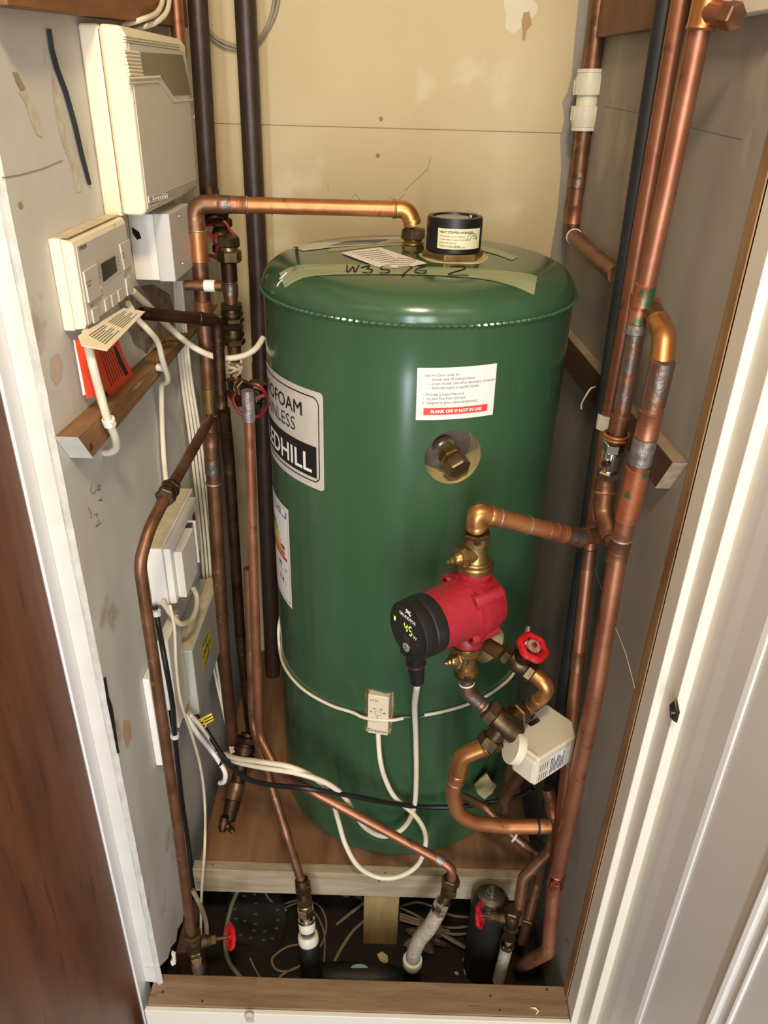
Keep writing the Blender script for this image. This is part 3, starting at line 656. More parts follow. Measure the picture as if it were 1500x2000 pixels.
text_on(mb, '114', H*.085, f2, 'R', off=.0003, x=-.028, y=H*.19, cut=.006); text_on(mb, 'L', H*.05, f2, 'R', x=-.016, y=H*.19, cut=.006); make('label_writing', mb, M_ink, lb)
mb = MB(); quad_on(mb, f2, -Wd+.008, H*.31, -.008, H*.312, nx=8); quad_on(mb, f2, -Wd+.008, H*.455, -.008, H*.457, nx=8); make('label_rule', mb, M_inkg, lb)
# white outlet sticker
p1 = PT(812, 820); p2 = PT(961, 818); p3 = PT(815, 718); a1_ = tang(p1); Wd = (tang(p2)-tang(p1))*TR; H = p3.z-p1.z; zB = p1.z
tl = math.atan2(PT(959, 820).z-p1.z, Wd)*0+.015
fn = shell_fn(a1_, zB, .0006, tl); lb = label_sheet(fn, None, 0, Wd, 0, H, M_paper, 'outlet_sticker'); lb['label'] = 'white sticker with a red strip at the bottom'
f2 = shell_fn(a1_, zB, .0010, tl); f3 = shell_fn(a1_, zB, .0014, tl)
mb = MB(); quad_on(mb, f2, Wd*.09, H*.10, Wd*.91, H*.235, nx=10); make('red_strip', mb, M_inkr, lb)
mb = MB(); text_on(mb, 'BLANK OFF IF NOT IN USE', H*.082, f3, 'C', off=.0002, x=Wd*.5, y=H*.14, cut=.008); make('strip_writing', mb, M_inkw, lb)
mb = MB()
for s, x, y in (('Use the 22mm outlet for:', .09, .84), ('-  shower take off (manual mixer)', .14, .76), ('-  power shower take off or secondary circulation', .14, .68), ('-  dedicated supply to specific outlets', .14, .60), ('\u2022  Provides a supply free of air', .08, .475), ('\u2022  No back flow from cold tank', .08, .395), ('\u2022  Designed to give a stable temperature', .08, .315)):
    text_on(mb, s, H*.075, f2, 'L', x=Wd*x, y=H*y, cut=.008, sx=.84)
make('sticker_writing', mb, M_inkg, lb)
# tape and papers on the dome
def lay(name, top, bot, m, off, n=40, parent=cyl, k=4):
    def samp(pl, t):
        P = pl; s = t*(len(P)-1); i = min(int(s), len(P)-2); f_ = s-i; return (P[i][0]+(P[i+1][0]-P[i][0])*f_, P[i][1]+(P[i+1][1]-P[i][1])*f_)
    vs = []
    for i in range(n+1):
        a = samp(top, i/n); b = samp(bot, i/n)
        for j in range(k+1): u = j/k; vs.append(PD(a[0]+(b[0]-a[0])*u, a[1]+(b[1]-a[1])*u, off))
    mb = MB().add(vs, [(i*(k+1)+j, (i+1)*(k+1)+j, (i+1)*(k+1)+j+1, i*(k+1)+j+1) for i in range(n) for j in range(k)], 0, True)
    return make(name, mb, m, parent)
def sm2(P, n=6):
    v = smooth([Vector((a, b, 0)) for a, b in P], n); return [(p.x, p.y) for p in v]
tp = lay('masking_tape', sm2([(545, 533), (580, 518), (640, 516), (700, 516), (800, 520), (900, 523), (980, 528), (1043, 537), (1048, 548)]), sm2([(556, 562), (592, 543), (640, 537), (700, 536), (800, 536), (880, 539), (950, 546), (1000, 558), (1043, 576)]), M_tape, .0008)
tp['label'] = 'strip of pale green masking tape with handwriting'
mb = MB()
for st in ([(678, 519), (679, 532), (690, 521), (693, 532), (701, 518)], [(706, 523), (722, 519), (717, 525), (727, 527), (722, 533), (708, 532)], [(762, 520), (746, 521), (745, 526), (760, 528), (757, 533), (741, 533)], [(778, 521), (804, 521), (797, 528), (785, 538)], [(832, 520), (815, 525), (812, 532), (828, 534), (832, 529), (818, 528)], [(880, 521), (905, 520), (906, 526), (876, 536), (915, 538)]):
    mb.tube([PD(a, b, .0014) for a, b in sm2(st, 4)], .0011, 6)
make('tape_handwriting', mb, M_ink, tp)
for st in ([(552, 546), (545, 552), (541, 559)], [(560, 532), (552, 540), (546, 545)]):
    make('torn_strand', MB().tube([PD(a, b, .0012) for a, b in sm2(st, 4)], .0008, 6), M_paper, tp)
p = lay('paper_sheet', sm2([(570, 482), (620, 472), (700, 465), (780, 463)]), sm2([(592, 490), (650, 483), (720, 478), (790, 472)]), mat('dull_paper', (206, 200, 182), .6), .0008); p['label'] = 'white printed paper lying on the dome'
mb = MB()
for k in range(5): mb.tube([PD(a, b, .0012) for a, b in sm2([(640+8*k, 480-2*k), (690+6*k, 477-2*k), (735+6*k, 475-1.8*k)], 3)], .0004, 4)
make('paper_writing', mb, M_inkg, p)
p = lay('paper_sheet', sm2([(666, 494), (700, 488), (742, 483)]), sm2([(740, 522), (790, 522), (835, 514)]), M_paper, .0016, 12); p['label'] = 'white instruction label stuck in front of the outlet'
mb = MB()
for k in range(7): mb.tube([PD(a, b, .0020) for a, b in ((688+9*k, 494+3.2*k), (742+6*k, 488+3.2*k))], .00035, 4)
for k in range(4): mb.tube([PD(a, b, .0020) for a, b in ((752+8*k, 516-4*k), (800+6*k, 516-3*k))], .0004, 4)
make('paper_writing', mb, M_inkg, p)
p = lay('clear_tape', [(934, 478), (975, 488), (1012, 502)], [(932, 487), (970, 497), (1000, 508)], mat('clear_tape', (150, 158, 124), .35), .0008, 8); p['label'] = 'short piece of translucent tape on the dome'
p = lay('clear_tape', [(640, 486), (740, 474), (800, 470)], [(642, 492), (740, 481), (800, 478)], mat('clear_tape', (150, 158, 124), .35), .0004, 8)

# immersion heater cap
cb = PZ(884, 502, 1.292); czt = PY(886, 421, cb.y).z
t = thing('immersion_heater_cap', cb, 'round black immersion heater cap with cream label on the cylinder top', 'heater cap')
R = .0385
make('brass_flange', MB().hexn(cb+Vector((0, 0, .0)), cb+Vector((0, 0, .011)), R*1.16, rot=.2), M_brass, t, bevel=.001)
make('cap', MB().lathe([(R, .0112), (R, czt-cb.z-.003), (R*.97, czt-cb.z), (R*.80, czt-cb.z), (R*.78, czt-cb.z-.0025), (0, czt-cb.z-.0025)], cb, (0, 0, 1), 48), M_blk, t)
top = Vector((cb.x, cb.y, czt-.0022)); make('top_disc_label', MB().lathe([(R*.62, 0), (R*.62, .0004), (0, .0004)], top+Vector((-.004, 0, 0)), (0, 0, 1), 32), mat('grey_disc_label', (150, 150, 142), .4), t)
make('screw', MB().lathe([(.003, 0), (.003, .002), (.0022, .003), (0, .003)], top+Vector((.022, .004, 0)), (0, 0, 1), 10), M_chrome, t)
make('foam_rim', MB().lathe([(R*1.30, 0), (R*1.26, .0016), (R*1.1, .0016)], cb+Vector((.002, 0, -.0008)), (0, 0, 1), 28, rf=lambda a, h: 1+.05*math.sin(5*a)), M_foam, t)
hh = czt-cb.z
def cap_fn(off): return lambda x, y: Vector((cb.x+(R+off)*math.sin(x/R), cb.y-(R+off)*math.cos(x/R), cb.z+y))
f1 = cap_fn(.0004); f2 = cap_fn(.0008)
mb = MB(); nx = 16; x0, x1, y0, y1 = -.026, .040, .017, hh-.012
quad_on(mb, f1, x0, y0, x1, y1, nx=nx); lb = make('warning_label', mb, mat('cream_label', (226, 220, 180), .5), t)
mb = MB(); text_on(mb, 'HAS IT STOPPED WORKING?', .0043, f2, 'L', off=.0001, x=x0+.003, y=y1-.006, cut=.006, sx=.86)
for k, s in enumerate(('The thermostat may have tripped out', 'To reset: isolate the supply and push the reset', 'button on the thermostat.', 'Failing that, call 0121 386 6200')): text_on(mb, s, .0029, f2, 'L', x=x0+.003, y=y1-.0105-.0042*k, cut=.006, sx=.8)
text_on(mb, 'www.heatrae.com', .003, f2, 'C', x=.002, y=y0+.002, cut=.006)
for q in range(3): mb.add([f2(.024+.002*q+rr_*math.cos(a), y0+.012+rr_*math.sin(a)) for a in [math.pi*k/8 for k in range(9)] for rr_ in (.009-.003*q, .0084-.003*q)], [(2*i, 2*i+1, 2*i+3, 2*i+2) for i in range(8)])
make('label_writing', mb, M_ink, lb)

# thermostat strapped into the cut-out
c = th0+tn*.004
t = thing('cylinder_thermostat', c, 'small cream cylinder thermostat set in a ragged cut-out of the green cylinder', 'thermostat')
Z = Vector((0, 0, 1))
make('case', MB().obox(c-tn*.012, tu, Z, tn, .0172, .0410, .016), mat('warm_cream_plastic', (222, 206, 176), .42), t, bevel=.002, bseg=3)
f1 = plane_fn(c+tn*.004, tu, Z, tn, .0003)
mb = MB(); text_on(mb, 'Drayton', .0095, f1, 'C', off=0, y=-.036); text_on(mb, 'HTS3', .0055, f1, 'L', off=0, x=-.013, y=.029)
for s, x, y in (('60', -.007, .0125), ('70', .004, .0125), ('50', -.0125, .0055), ('80', .0095, .0055), ('\u00b0C', -.0025, -.0045)): text_on(mb, s, .0038, f1, x=x-.001, y=y, off=.0001)
for k in range(20): a = 2*math.pi*k/20; quad_on(mb, plane_fn(c+tn*.004+tu*(.0052*math.cos(a))+Z*(.0052*math.sin(a)+.0055), tu, Z, tn, .0003), -.0003, -.0006, .0003, .0006)
make('case_writing', mb, M_ink, t)
make('dial', MB().lathe([(.004, 0), (.004, .0006), (0, .0006)], c+tn*.004+Z*.0055, tn, 20).obox(c+tn*.0048+Z*.0055, (tu+Z).normalized(), (tu-Z).normalized(), tn, .003, .0005, .0004), M_act, t)
# insulated strap wire round the cylinder
cable('strap_wire', 'thin white insulated wire strapped round the green cylinder over the thermostat', [tpt(-1.75, th0.z+.03, .002), tpt(-1.45, th0.z+.02, .002)]+[tpt(tang(PT(x, y)), PT(x, y).z, o_) for x, y, o_ in ((546, 1262, .003), (556, 1295, .003), (575, 1325, .003), (605, 1352, .003), (650, 1376, .003), (690, 1388, .004), (712, 1394, .0085), (740, 1398, .0095), (768, 1399, .0085), (788, 1398, .005))], .0055, M_cable, 'wire')
cable('strap_wire', 'bare twisted wire joining the white strap ends beside the pump cable', [tpt(tang(PT(x, y)), PT(x, y).z, .004) for x, y in ((786, 1398), (800, 1397), (812, 1401), (824, 1396), (836, 1393))], .0016, M_steel, 'wire')
cable('strap_wire', 'thin white wire running from the twisted joint up towards the gate valve', [tpt(tang(PT(x, y)), PT(x, y).z, .003) for x, y in ((828, 1394), (860, 1388), (900, 1377), (940, 1361), (970, 1342), (990, 1326), (1004, 1308), (1016, 1290))]+[tpt(1.35, th0.z+.05, .003)], .0055, M_cable, 'wire')
# foam scraps by the tappings
def scrap(name, label, pts, n, m=M_foam, th=.006):
    P = [G(p) for p in pts]; mb = MB().prism(P, Vector(n)*th); return tag(make(name, mb, m, bevel=.001), label, 'foam scrap')
scrap('foam_scrap', 'torn yellow foam scrap on the cylinder by the small lower fittings', [('T', 925, 1532, .006), ('T', 938, 1518, .012), ('T', 950, 1508, .018), ('T', 958, 1522, .016), ('T', 968, 1530, .014), ('T', 960, 1545, .01), ('T', 944, 1558, .006), ('T', 932, 1548, .004)], (.2, -1, .3))
# ------------------------------------------------------------------ pipework, left side
YM = 1.15
run('iron_pipe', 'dark brown vertical pipe nearest the left wall behind the alarm panel', [(391, -60, 1.37), (409, 392, 1.36)], .030, M_iron)
run('iron_pipe', 'dark brown vertical pipe on the back wall running down behind the cylinder', [(478, -60, 1.40), (503, 500, 1.41), (521, 1000, 1.41), (533, 1320, 1.41)], .034, M_iron, rad=.02)
topz = PZ(806, 491, 1.292)
t = run('copper_pipe', 'bright copper pipe running across above the cylinder with an elbow down into it', [(382, 470, YM), (380, 398, YM), (796, 409, topz.y+.002), (Vector((topz.x, topz.y, 1.327)))], .022, M_cu, elbows={1: M_cuo, 2: M_gold},
    fits=[(1, .115, 'sleeve', .034, M_flux), (1, .245, 'ring', .0012, M_sold), (1, .20, 'couple', .022, M_cur), (1, .36, 'ring', .0010, M_cu)])
t = thing('compression_fitting', topz, 'brass compression fitting joining the overhead copper pipe to the cylinder top', 'pipe fitting')
make('union_body', MB().lathe([(.0135, 0), (.0135, .010), (.016, .011), (.016, .013), (.0125, .016), (.0125, .020)], topz, (0, 0, 1), 20), M_brass, t)
make('union_nut', MB().hexn(topz+Vector((0, 0, .017)), topz+Vector((0, 0, .032)), .0178), M_brassd, t)
make('union_nut', MB().hexn(topz+Vector((0, 0, .0005)), topz+Vector((0, 0, .010)), .0165, rot=.8), M_brass, t)
run('copper_pipe', 'tall old copper pipe on the left dropping from the overhead elbow to the platform', [(382, 412, YM), (394, 560, YM), (404, 690, YM), (415, 900, YM), (437, 1280, YM), (455, 1450, YM)], .024, M_cuo, rad=.05,
    fits=[(0, .25, 'ring', .0016, M_sold), (0, .45, 'sleeve', .045, M_cu), (1, .30, 'sleeve', .02, M_cu), (2, .55, 'ring', .002, M_sold), (2, .42, 'sleeve', .045, M_brass), (3, -.10, 'couple', .026, M_cuo), (3, .02, 'sleeve', .030, M_flux), (3, .10, 'ring', .002, M_sold)])
# dark pipe from the left wall with elbow down
run('copper_pipe', 'dark pipe coming out of the left wall under the programmer and turning down', [('X', 276, 612, -.33), (424, 626, 1.10), (433, 792, 1.10)], .017, M_cud, elbows={1: M_cud}, fits=[(0, .80, 'couple', .018, M_brassd), (1, .30, 'ring', .0012, M_cud), (1, .94, 'couple', .022, M_cud)])
run('copper_pipe', 'dark narrow pipe continuing down behind the tall left copper pipe', [(437, 800, 1.13), (447, 900, 1.16), (470, 1250, 1.20), (490, 1430, 1.20)], .020, M_cud)
run('pipe_stub', 'short capped pipe stub with flaking cream paint beside the small left valve', [(362, 557, 1.125), (434, 559, 1.125)], .015, M_cuo, fits=[(0, .66, 'sleeve', .016, M_paper)])
# valve column
run('copper_pipe', 'corroded copper pipe with unions hanging below the dark red gate valve', [(447, 520, 1.22), (452, 600, 1.22), (459, 705, 1.22)], .022, M_cuo,
    fits=[(0, .12, 'sleeve', .03, M_cud), (0, .55, 'sleeve', .02, M_flux), (1, .10, 'union', .030, M_brassd), (1, .48, 'union', .036, M_brassd), (1, .02, 'sleeve', .005, M_sold)])
gate_valve('gate_valve', 'old gate valve with dark red open wheel on the upper left pipes', PY(434, 460, 1.335), (0.02, 0, 1), (.05, -1, .30), .020, M_redd, R=.029, body=M_cud, L=.050, stemL=.012, lobes=5, amp=.10, wth=.0028)
q = PY(449, 512, 1.22); t = thing('compression_fitting', q, 'stepped brass compression cap on the pipe in front of the dark red wheel', 'pipe fitting')
make('nut', MB().hexn(q, q+Vector((0, 0, .018)), .0185), M_brassd, t); make('ring', MB().lathe([(.0135, .018), (.0135, .023)], q, (0, 0, 1), 20), M_brass, t); make('cap_nut', MB().hexn(q+Vector((0, 0, .023)), q+Vector((0, 0, .038)), .0185, rot=.8), M_brassd, t)
run('pipe_tee', 'dark soldered tee where the overhead pipe meets the brown pipe', [(408, 372, 1.30), (420, 432, 1.28)], .030, M_cud, fits=[(0, .6, 'union', .03, M_cud)])
w = PY(455, 716, 1.20); o = MB()
for k in range(5): a = k*1.2; o.tube([w+Vector((.014*math.cos(a+i*.5), .014*math.sin(a+i*.5), .003*math.sin(i*1.3+k)-.004*k+.008)) for i in range(9)], .0022, 6)
tag(make('ptfe_tape', o, M_cream_pl), 'loops of white jointing tape round the pipe below the left valve', 'tape')
run('copper_pipe', 'slanting brown pipe behind the valves on the left', [(458, 722, 1.24), (470, 790, 1.22), (448, 760, 1.18)], .018, M_cuo, rad=.01)
gate_valve('gate_valve', 'dark red round wheel valve half hidden behind the silver label', PY(500, 770, 1.22), (0.3, .1, 1), (.0, -1, .25), .018, M_redd, R=.028, body=M_brassd, L=.04, stemL=.010, lobes=6, amp=.03, wth=.003)
run('pipe_fitting', 'tarnished compression elbow between the left valve and the narrow copper pipe', [(438, 756, 1.10), (462, 752, 1.08), (486, 762, 1.04), (488, 790, 1.02)], .015, M_cud, elbows={2: M_cud}, fits=[(0, .5, 'nut', .014, M_brassd), (1, .5, 'union', .02, M_brassd)])
PD1 = [(484, 772, .99), (487, 830, .99), (500, 1250, .98), (508, 1440, .975), (545, 1512, .93), (600, 1540, .87), (857, 1679, .825)]
run('copper_pipe', 'long narrow copper pipe dropping beside the cylinder then slanting right across the platform', PD1+[(884, 1697, .815), (882, 1718, .815)], .0152, M_cur, rad=.035, fits=[(0, .35, 'sleeve', .045, M_sold), (6, .0, 'sleeve', .018, M_sold)])
run('copper_pipe', 'narrow brown copper pipe slanting down in front of the platform edge', [(484, 1110, 1.02), (494, 1420, 1.01), (524, 1515, .93), (560, 1630, .87), (592, 1732, .845)], .0150, M_cuo, rad=.05)
# diagonal pipe along left wall
run('copper_pipe', 'long copper pipe branching off the tall left pipe and bending down along the left wall', [(410, 818, 1.135), (370, 890, .98), (327, 964, .86), (292, 1032, .80), (272, 1100, .775), (300, 1290, .775), (345, 1600, .765), (374, 1822, .755)], .0152, M_cuo, rad=.05,
    fits=[(1, .97, 'union', .034, M_brassd)])
# drain fittings at the foot of the tall pipe
run('pipe_fitting', 'cluster of tarnished fittings at the foot of the tall left pipe', [(484, 1432, 1.10), (470, 1500, 1.06), (446, 1602, .99)], .026, M_cud, rad=.03, fits=[(0, .45, 'union', .046, M_cud), (1, .45, 'couple', .03, M_cuo), (1, .72, 'sleeve', .02, M_cud)])
c = PY(437, 1607, .975); t = thing('drain_cock', c, 'small brass drain cock hanging low on the left above the platform', 'valve')
d1 = Vector((-.15, -.5, -1)).normalized(); d2_ = Vector((.75, -.35, -.5)).normalized()
make('body', MB().lathe([(.008, -.012), (.009, 0), (.009, .010), (.006, .011), (.006, .016)], c, d1, 16), M_cud, t)
make('spout', MB().lathe([(.0055, 0), (.0065, .006), (.0045, .008), (.006, .010), (.0045, .012), (.006, .014), (.004, .020)], c+d2_*.006, d2_, 14), M_brassd, t)
make('spindle', MB().lathe([(.0028, .016), (.0028, .021), (0, .021)], c, d1, 8), M_brass, t)

# ------------------------------------------------------------------ pipework, right side
run('copper_pipe', 'vertical copper pipe in the back right corner with a white plastic coupler', [(1176, -60, 1.42), (1138, 275, 1.42), (1118, 452, 1.42)], .028, M_cuo, rad=.02, fits=[(1, .80, 'couple', .03, M_cur), (1, .45, 'sleeve', .016, M_flux)])
run('copper_pipe', 'dull copper pipe running along the right wall from the corner towards the doorway', [Vector((PY(1117, 458, 1.42).x, 1.42, PY(1117, 458, 1.42).z)), ('X', 1160, 500, .297), ('X', 1204, 537, .300)], .024, M_cuo, rad=.01, fits=[(0, .12, 'ring', .0014, M_paper)])
wc = PY(1147, 196, 1.42); ax = (PY(1169, 0, 1.42)-PY(1138, 275, 1.42)).normalized()
t = thing('plastic_coupler', wc-ax*.045, 'white ribbed plastic push fit coupler on the back right copper pipe', 'coupler')
for s in (-1, 1):
    mb = MB().lathe([(.0165, .008), (.0235, .008), (.0238, .012), (.0235, .028), (.0205, .037), (.0205, .0385)], wc, ax*s, 28)
    b = make('body', mb, M_fitw, t); mb = MB().lathe([(.0195, .0388), (.0212, .039), (.0212, .044), (.0150, .0445)], wc, ax*s, 28); make('collar', mb, M_fitw, t)
    x, y, z = frame(ax*s); mb = MB()
    for k in range(14): a = 2*math.pi*k/14; d = x*math.cos(a)+y*math.sin(a); mb.obox(wc+d*.0236+z*.018, d, z.cross(d), z, .0008, .0008, .010)
    make('ribs', mb, M_fitw, b)
make('waist', MB().lathe([(.0175, -.008), (.0175, .008)], wc, ax, 24), M_fitw, t)
# black sleeve pipe, copper A, copper B
XB, XA, XC = .289, .291, .272
run('lagged_pipe', 'black insulated vertical pipe beside the copper pipes on the right wall', [('X', 1296, -40, XB), ('X', 1205, 640, XB), ('X', 1139, 1100, XB), ('X', 1085, 1480, XB), ('X', 1062, 1640, XB)], .024, mat('black_lagging', (32, 34, 38), .6, col2=(22, 23, 26), scale=20), rad=.05)
run('copper_pipe', 'thin reddish copper pipe between the black pipe and the large right copper pipe', [('X', 1334, -40, XA), ('X', 1218, 640, XA), ('X', 1185, 820, XA), ('X', 1160, 1000, XA), ('X', 1148, 1100, XA), ('X', 1117, 1400, XA), ('X', 1100, 1560, XA), ('X', 1090, 1680, XA)], .019, M_cur, rad=.06,
    fits=[(4, .62, 'couple', .03, M_cuo), (3, .9, 'sleeve', .03, M_cuo)])
q = PX(1184, 822, XA); ax = (PX(1218, 640, XA)-q).normalized()
tag(make('pipe_clip', MB().lathe([(.0105, -.010), (.0128, -.010), (.0128, .010), (.0105, .010)], q, ax, 20), M_fitw), 'small cream plastic clip round the thin copper pipe on the right', 'clip')
run('copper_pipe', 'pale copper pipe above the soldered tee at the top right', [('X', 1384, -20, XC), ('X', 1347, 150, XC), ('X', 1300, 380, XC), ('X', 1256, 582, XC)], .0205, M_cur, rad=.05, fits=[(3-1, .97, 'couple', .024, M_verd)])
q = PX(1376, 22, XC); t = thing('pipe_fitting', q, 'copper tee with a capped side outlet at the top of the right pipes', 'pipe fitting')
ax = Vector((0, -.1, 1)).normalized(); make('body', MB().lathe([(.0125, -.014), (.0135, -.012), (.0125, -.009), (.0125, .02)], q, ax, 20), M_gold, t)
sd = Vector((.25, -1, 0)).normalized(); sd = (PX(1420, 30, XC+.012)-q).normalized()
make('side_outlet', MB().cyl(q, q+sd*.028, .010, 18), M_cur, t); make('cap', MB().hexn(q+sd*.026, q+sd*.040, .0115), M_cuo, t)
J = PX(1250, 592, XC)
run('copper_pipe', 'weathered copper pipe dropping from the tee to the chrome isolating valve', [J+Vector((0, 0, .006)), ('X', 1236, 680, XC), ('X', 1215, 800, XC), ('X', 1205, 848, XC)], .0205, M_flux, rad=.04, fits=[(0, .22, 'couple', .032, M_verd), (0, .62, 'sleeve', .012, M_sold), (2, .55, 'sleeve', .022, M_cuo)])
mb = MB(); q = PX(1204, 852, XC)
for k in range(2): mb.tube([q+Vector((.0145*math.cos(a), .0145*math.sin(a), -.004*k+.002)) for a in [2*math.pi*i/20 for i in range(20)]], .0022, 8, closed=True)
tag(make('copper_wire_ring', mb, M_cu), 'bright coil of copper wire above the chrome isolating valve', 'ring')
a_ = PX(1201, 858, XC); b_ = PX(1183, 940, XC); d = (b_-a_).normalized(); L_ = (b_-a_).length
t = thing('isolating_valve', b_, 'small chrome isolating valve on the right hand copper pipe', 'valve')
make('body', MB().lathe([(.008, L_*.25), (.0095, L_*.32), (.0095, L_*.68), (.008, L_*.75)], a_, d, 20), M_chrome, t)
make('nut', MB().hexn(a_+d*L_*.05, a_+d*L_*.27, .0132), M_chrome, t); make('nut', MB().hexn(a_+d*L_*.72, a_+d*L_*.92, .0132, rot=.6), M_chrome, t)
make('boss', MB().cyl(a_+d*L_*.5, a_+d*L_*.5+Vector((-.010, -.010, 0)), .0062, 16), M_chrome, t)
make('screw_slot', MB().lathe([(.004, 0), (.004, .0005), (0, .0005)], a_+d*L_*.5+Vector((-.0102, -.0102, 0)), (-1, -1, 0), 12), M_hole, t)
run('copper_pipe', 'short copper elbow sweeping from the isolating valve into the large copper pipe', [('X', 1183, 936, XC), ('X', 1178, 1000, XC), ('X', 1204, 1074, XC+.010)], .022, M_cuo, elbows={1: M_cuo}, fits=[(0, .40, 'ring', .0022, M_gold), (0, .2, 'sleeve', .02, M_cuo)])
run('copper_pipe', 'swan neck of copper elbows leaving the tee on the right wall', [J+Vector((.000, 0, -.002)), ('X', 1272, 602, .286), ('X', 1298, 655, .280), ('X', 1290, 730, .277)], .0215, M_cuo, elbows={2: M_gold}, fits=[(0, .75, 'couple', .016, M_verd)])
run('copper_pipe', 'large weathered copper pipe with green stains running down the right side to the floor', [('X', 1288, 735, .276), ('X', 1262, 850, .276), ('X', 1207, 1080, .276), ('X', 1163, 1350, .276), ('X', 1082, 1740, .278), ('X', 1071, 1858, .279), (1018, 1886, .80)], .0228, M_cur, rad=.03,
    fits=[(0, .12, 'sleeve', .05, M_flux), (0, .80, 'couple', .03, M_cur), (1, .12, 'sleeve', .032, M_sold), (1, .48, 'sleeve', .07, M_verd), (1, .86, 'ring', .0018, M_sold), (1, .97, 'couple', .034, M_cuo), (3, .93, 'couple', .030, mat('pink_copper', (220, 140, 130), .22, 1.0, col2=(190, 104, 88), scale=40))])

# ------------------------------------------------------------------ circulation pump and its valves
YP = .82
run('copper_pipe', 'bright copper pipe curving from the valve above the red pump to the right hand pipes', [('X', 1166, 1046, .288), ('Y', 1120, 1048, .855), (930, 1000, YP), (931, 1036, YP)], .0225, M_cu, elbows={2: M_gold}, rad=.012,
    fits=[(1, .78, 'ring', .0012, M_sold), (1, .48, 'ring', .0010, M_sold), (1, .28, 'ring', .001, M_gold), (1, .13, 'couple', .020, M_cu), (1, .0, 'sleeve', .028, M_flux)])
V1 = PY(928, 1108, YP); V2 = PY(931, 1040, YP); F2 = PY(912, 1254, YP-.004); 
def pump_valve(label, c, up, side, L):
    t = thing('pump_valve', c, label, 'valve'); up = Vector(up).normalized(); side = Vector(side).normalized()
    make('flange', MB().lathe([(.0205, -.002), (.0232, 0), (.0232, .006), (.0212, .008), (.0212, .012), (.0195, .0135)], c, up, 32), M_brass, t)
    mb = MB().lathe([(.0175, .0135), (.0142, .020), (.0135, .030), (.0135, L*.75), (.0165, L*.77), (.0165, L)], c, up, 24)
    make('body', mb, M_brass, t); m_ = c+up*(L*.47)
    make('bonnet', MB().lathe([(.0125, .006), (.0125, .016), (.0105, .017), (.0105, .024)], m_, side, 20), M_brass, t)
    make('bonnet_nut', MB().hexn(m_+side*.018, m_+side*.026, .0135), M_brass, t)
    make('spindle', MB().lathe([(.009, .024), (.007, .032), (.0045, .034), (.0050, .038), (.003, .040), (.0034, .043), (0, .0455)], m_, side, 14), M_brass, t)
    make('top_nut', MB().hexn(c+up*(L*.86), c+up*(L*1.1), .0185, rot=.5), M_brassd, t)
    return t
upv = (V2-V1); pump_valve('brass pump valve with a pointed side spindle above the red pump', V1, upv, (PY(868, 1078, YP-.02)-PY(915, 1062, YP)), upv.length*.93)
B2 = PY(910, 1318, YP-.004)
pump_valve('brass pump valve with a pointed side spindle below the red pump', F2, B2-F2, (PY(862, 1292, YP-.03)-PY(905, 1278, YP)), (B2-F2).length*.9)
pc = (V1+F2)/2+Vector((.000, 0, .002))
fc = PZ(797, 1236, pc.z-.002); ma = (fc-pc); ma.z = 0; ma.normalize()
t = thing('circulation_pump', F2, 'crimson circulation pump with a black round control face in front of the cylinder', 'pump')
mx, my, mz = frame(ma)       # mx sideways, my up-ish
sideways = Vector((0, 0, 1)).cross(ma).normalized(); Zv = Vector((0, 0, 1))
mb = MB(); hv = (V1-F2); hz = hv.length/2; hu = hv.normalized()
mb.lathe([(.0225, -hz+.002), (.0225, -hz+.010), (.019, -hz+.016), (.021, -hz*.55), (.021, hz*.55), (.019, hz-.014), (.0225, hz-.008), (.0225, hz-.001)], (V1+F2)/2, hu, 28)
make('inlet_outlet_pipe', mb, M_pump, t)
def rf(a, h): return 1+.035*max(0, math.cos(4*a+math.pi/4*0))**3
mb = MB().lathe([(0, -.034), (.028, -.034), (.038, -.028), (.0425, -.014), (.0435, .004), (.0455, .006), (.0455, .014), (.041, .016)], pc, ma, 56, rf=lambda a, h: 1+.07*max(0, math.cos(4*a+math.pi))**4)
make('volute', mb, M_pump, t)
mb = MB()
for k in range(4):
    a = math.pi/4+k*math.pi/2; q = pc+sideways*(.0395*math.cos(a))+Zv*(.0395*math.sin(a)); make('bolt_lug', MB().lathe([(.0095, -.020), (.0095, .022), (.0085, .0235), (.005, .0235), (.005, .017), (0, .017)], q, ma, 18), M_pump, t)
for k in range(4):
    a = math.pi/4+k*math.pi/2; q = pc+sideways*(.0395*math.cos(a))+Zv*(.0395*math.sin(a)); make('bolt', MB().lathe([(.0045, .014), (.0045, .019), (.0022, .019), (.0022, .017), (0, .017)], q, ma, 12), mat('dark_bolt', (74, 22, 26), .5, .5), t)
Lm = (fc-pc).length
make('motor_housing', MB().lathe([(.0415, .012), (.0400, .020), (.0385, Lm-.034)], pc, ma, 56), M_pump, t)
f0 = pc+ma*(Lm-.034)
hd = make('control_head', MB().lathe([(.0390, 0), (.0396, .002), (.0396, .016), (.0384, .0175), (.0384, .0195), (.0392, .021), (.0384, .033), (.0365, .0345), (0, .0345)], f0, ma, 56, rf=lambda a, h: 1), M_blkm, t)
fr = f0+ma*.0346; R_ = .0360
